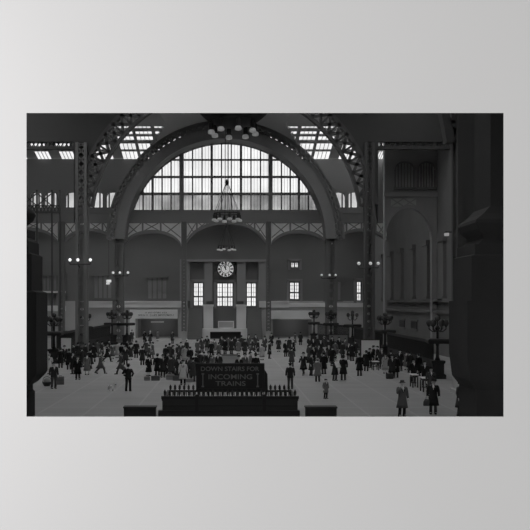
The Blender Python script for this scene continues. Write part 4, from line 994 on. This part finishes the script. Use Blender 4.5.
crowd('queueing in front of the portal', [(197.5, 356, 'stand', O, 'grey'), (202, 352.5, 'stand', O, 'charcoal'), (207, 351, 'stand', O, 'dark'), (211.4, 357, 'stand', O, 'black', dict(hattone='white')), (214.4, 353, 'stand', W, 'mid'), (218.8, 358, 'stand', W, 'grey'), (221.5, 350, 'stand', O, 'dark'), (225, 354, 'stand', O, 'black'), (228.3, 351, 'stand', O, 'grey'), (231.5, 354, 'stand', O, 'dark'), (235, 350.5, 'stand', O, 'dark'), (238.3, 354, 'stand', W, 'mid'), (241.5, 350, 'stand', O, 'charcoal'), (245, 355, 'stand', O, 'dark')])
crowd('near the right stairs', [(249, 349, 'stand', O, 'grey'), (252.6, 354, 'walk', O, 'charcoal'), (255.6, 348.5, 'stand', O, 'charcoal'), (258.3, 354.5, 'stand', W, 'dark'), (262, 360, 'stand', W, 'pale'), (264.8, 351, 'stand', O, 'charcoal'), (269.5, 358.5, 'stand', O, 'dark'), (271.5, 346, 'stand', O, 'dark')])
crowd('before the right shop', [(278.6, 351.8, 'stand', W, 'dark', dict(face=180)), (285.8, 356.5, 'stand', O, 'black'), (289.6, 352, 'stand', O, 'dark'), (293.6, 355, 'stand', O, 'black', dict(hattone='pale')), (291.7, 366.5, 'stand', O, 'charcoal'), (300.5, 345, 'stand', O, 'dark'), (295, 345, 'stand', W, 'grey')])
crowd('in the right crowd\'s far row', [(309.3, 351, 'stand', O, 'dark', dict(hattone='pale')), (313.3, 354, 'stand', O, 'black'), (317, 350.5, 'stand', O, 'dark', dict(hattone='pale')), (320.7, 355.5, 'stand', O, 'black'), (324.3, 351, 'stand', O, 'charcoal', dict(hattone='white')), (328.4, 355, 'stand', O, 'dark'), (332, 352, 'stand', O, 'black'), (335.3, 357, 'stand', W, 'grey'), (339, 353, 'stand', O, 'black'), (342.5, 358, 'stand', O, 'dark'), (345.3, 352, 'stand', W, 'grey'), (349, 359.6, 'stand', O, 'black'), (352, 361, 'stand', O, 'black'), (355.5, 357, 'stand', O, 'dark')])
crowd('in the right crowd\'s middle rank', [(309.5, 363, 'stand', O, 'charcoal'), (313.3, 365.5, 'stand', O, 'black'), (319, 363, 'stand', O, 'dark'), (324.8, 365, 'stand', W, 'grey', dict(hattone='white')), (328.8, 362.5, 'stand', O, 'black'), (332.5, 366, 'stand', O, 'black')])
crowd('by the tall notice board', [(366.3, 371, 'stand', O, 'black'), (369.8, 367.8, 'stand', O, 'dark'), (373.5, 364.5, 'stand', U, 'black'), (377.5, 365.5, 'stand', O, 'black')])
crowd('before the right gates', [(391, 372, 'stand', O, 'black'), (396, 377.5, 'stand', O, 'black'), (392, 378, 'stand', O, 'dark'), (400, 371, 'stand', O, 'dark'), (406.5, 370, 'stand', W, 'mid'), (409.8, 372.5, 'stand', O, 'dark'), (418.5, 376, 'stand', O, 'black')])

# things people hold
Y = YF(380.5)
n_ = MB(); n_.add([(-.2, .02, 0), (0, -.03, 0), (.2, .02, 0), (-.2, .02, .5), (0, -.03, .5), (.2, .02, .5), (-.2, .035, 0), (0, -.015, 0), (.2, .035, 0), (-.2, .035, .5), (0, -.015, .5), (.2, .035, .5)],
   [(0, 1, 4, 3), (1, 2, 5, 4), (6, 9, 10, 7), (7, 10, 11, 8), (0, 3, 9, 6), (2, 8, 11, 5), (0, 6, 7, 1), (1, 7, 8, 2), (3, 4, 10, 9), (4, 5, 11, 10)])
o = n_.build('newspaper', mat('newsprint', .9, .9, emit=0)); d = Vector((math.sin(math.radians(25)), -math.cos(math.radians(25)), 0))*.52
o.location = (X_(335, Y)+d.x, Y+d.y, 1.0); o.rotation_euler = (math.radians(-38), 0, math.radians(25)); tag(o, 'white open newspaper held up by a person in the right crowd', 'newspaper')
def heldbag(label, px, py, wd, h, Y, z):
    t = thing('travel_bag', label, 'bag', (X_(px, Y), Y-.02, z)); b_ = MB().lathe([(wd*.45, 0), (wd*.5, .03), (wd*.48, h*.6), (wd*.3, h)], n=14, sy=.45).build('body', LEATHER, t, True)
    MB().tube([(-.08, 0, h-.02), (-.07, 0, h+.1), (.07, 0, h+.1), (.08, 0, h-.02)], .014, 6).build('handle', LEATHER, t)
Y = YF(414); heldbag('dark travel bag carried by the person with white shirt front', 427.2, 404, .42, .34, Y, .42)
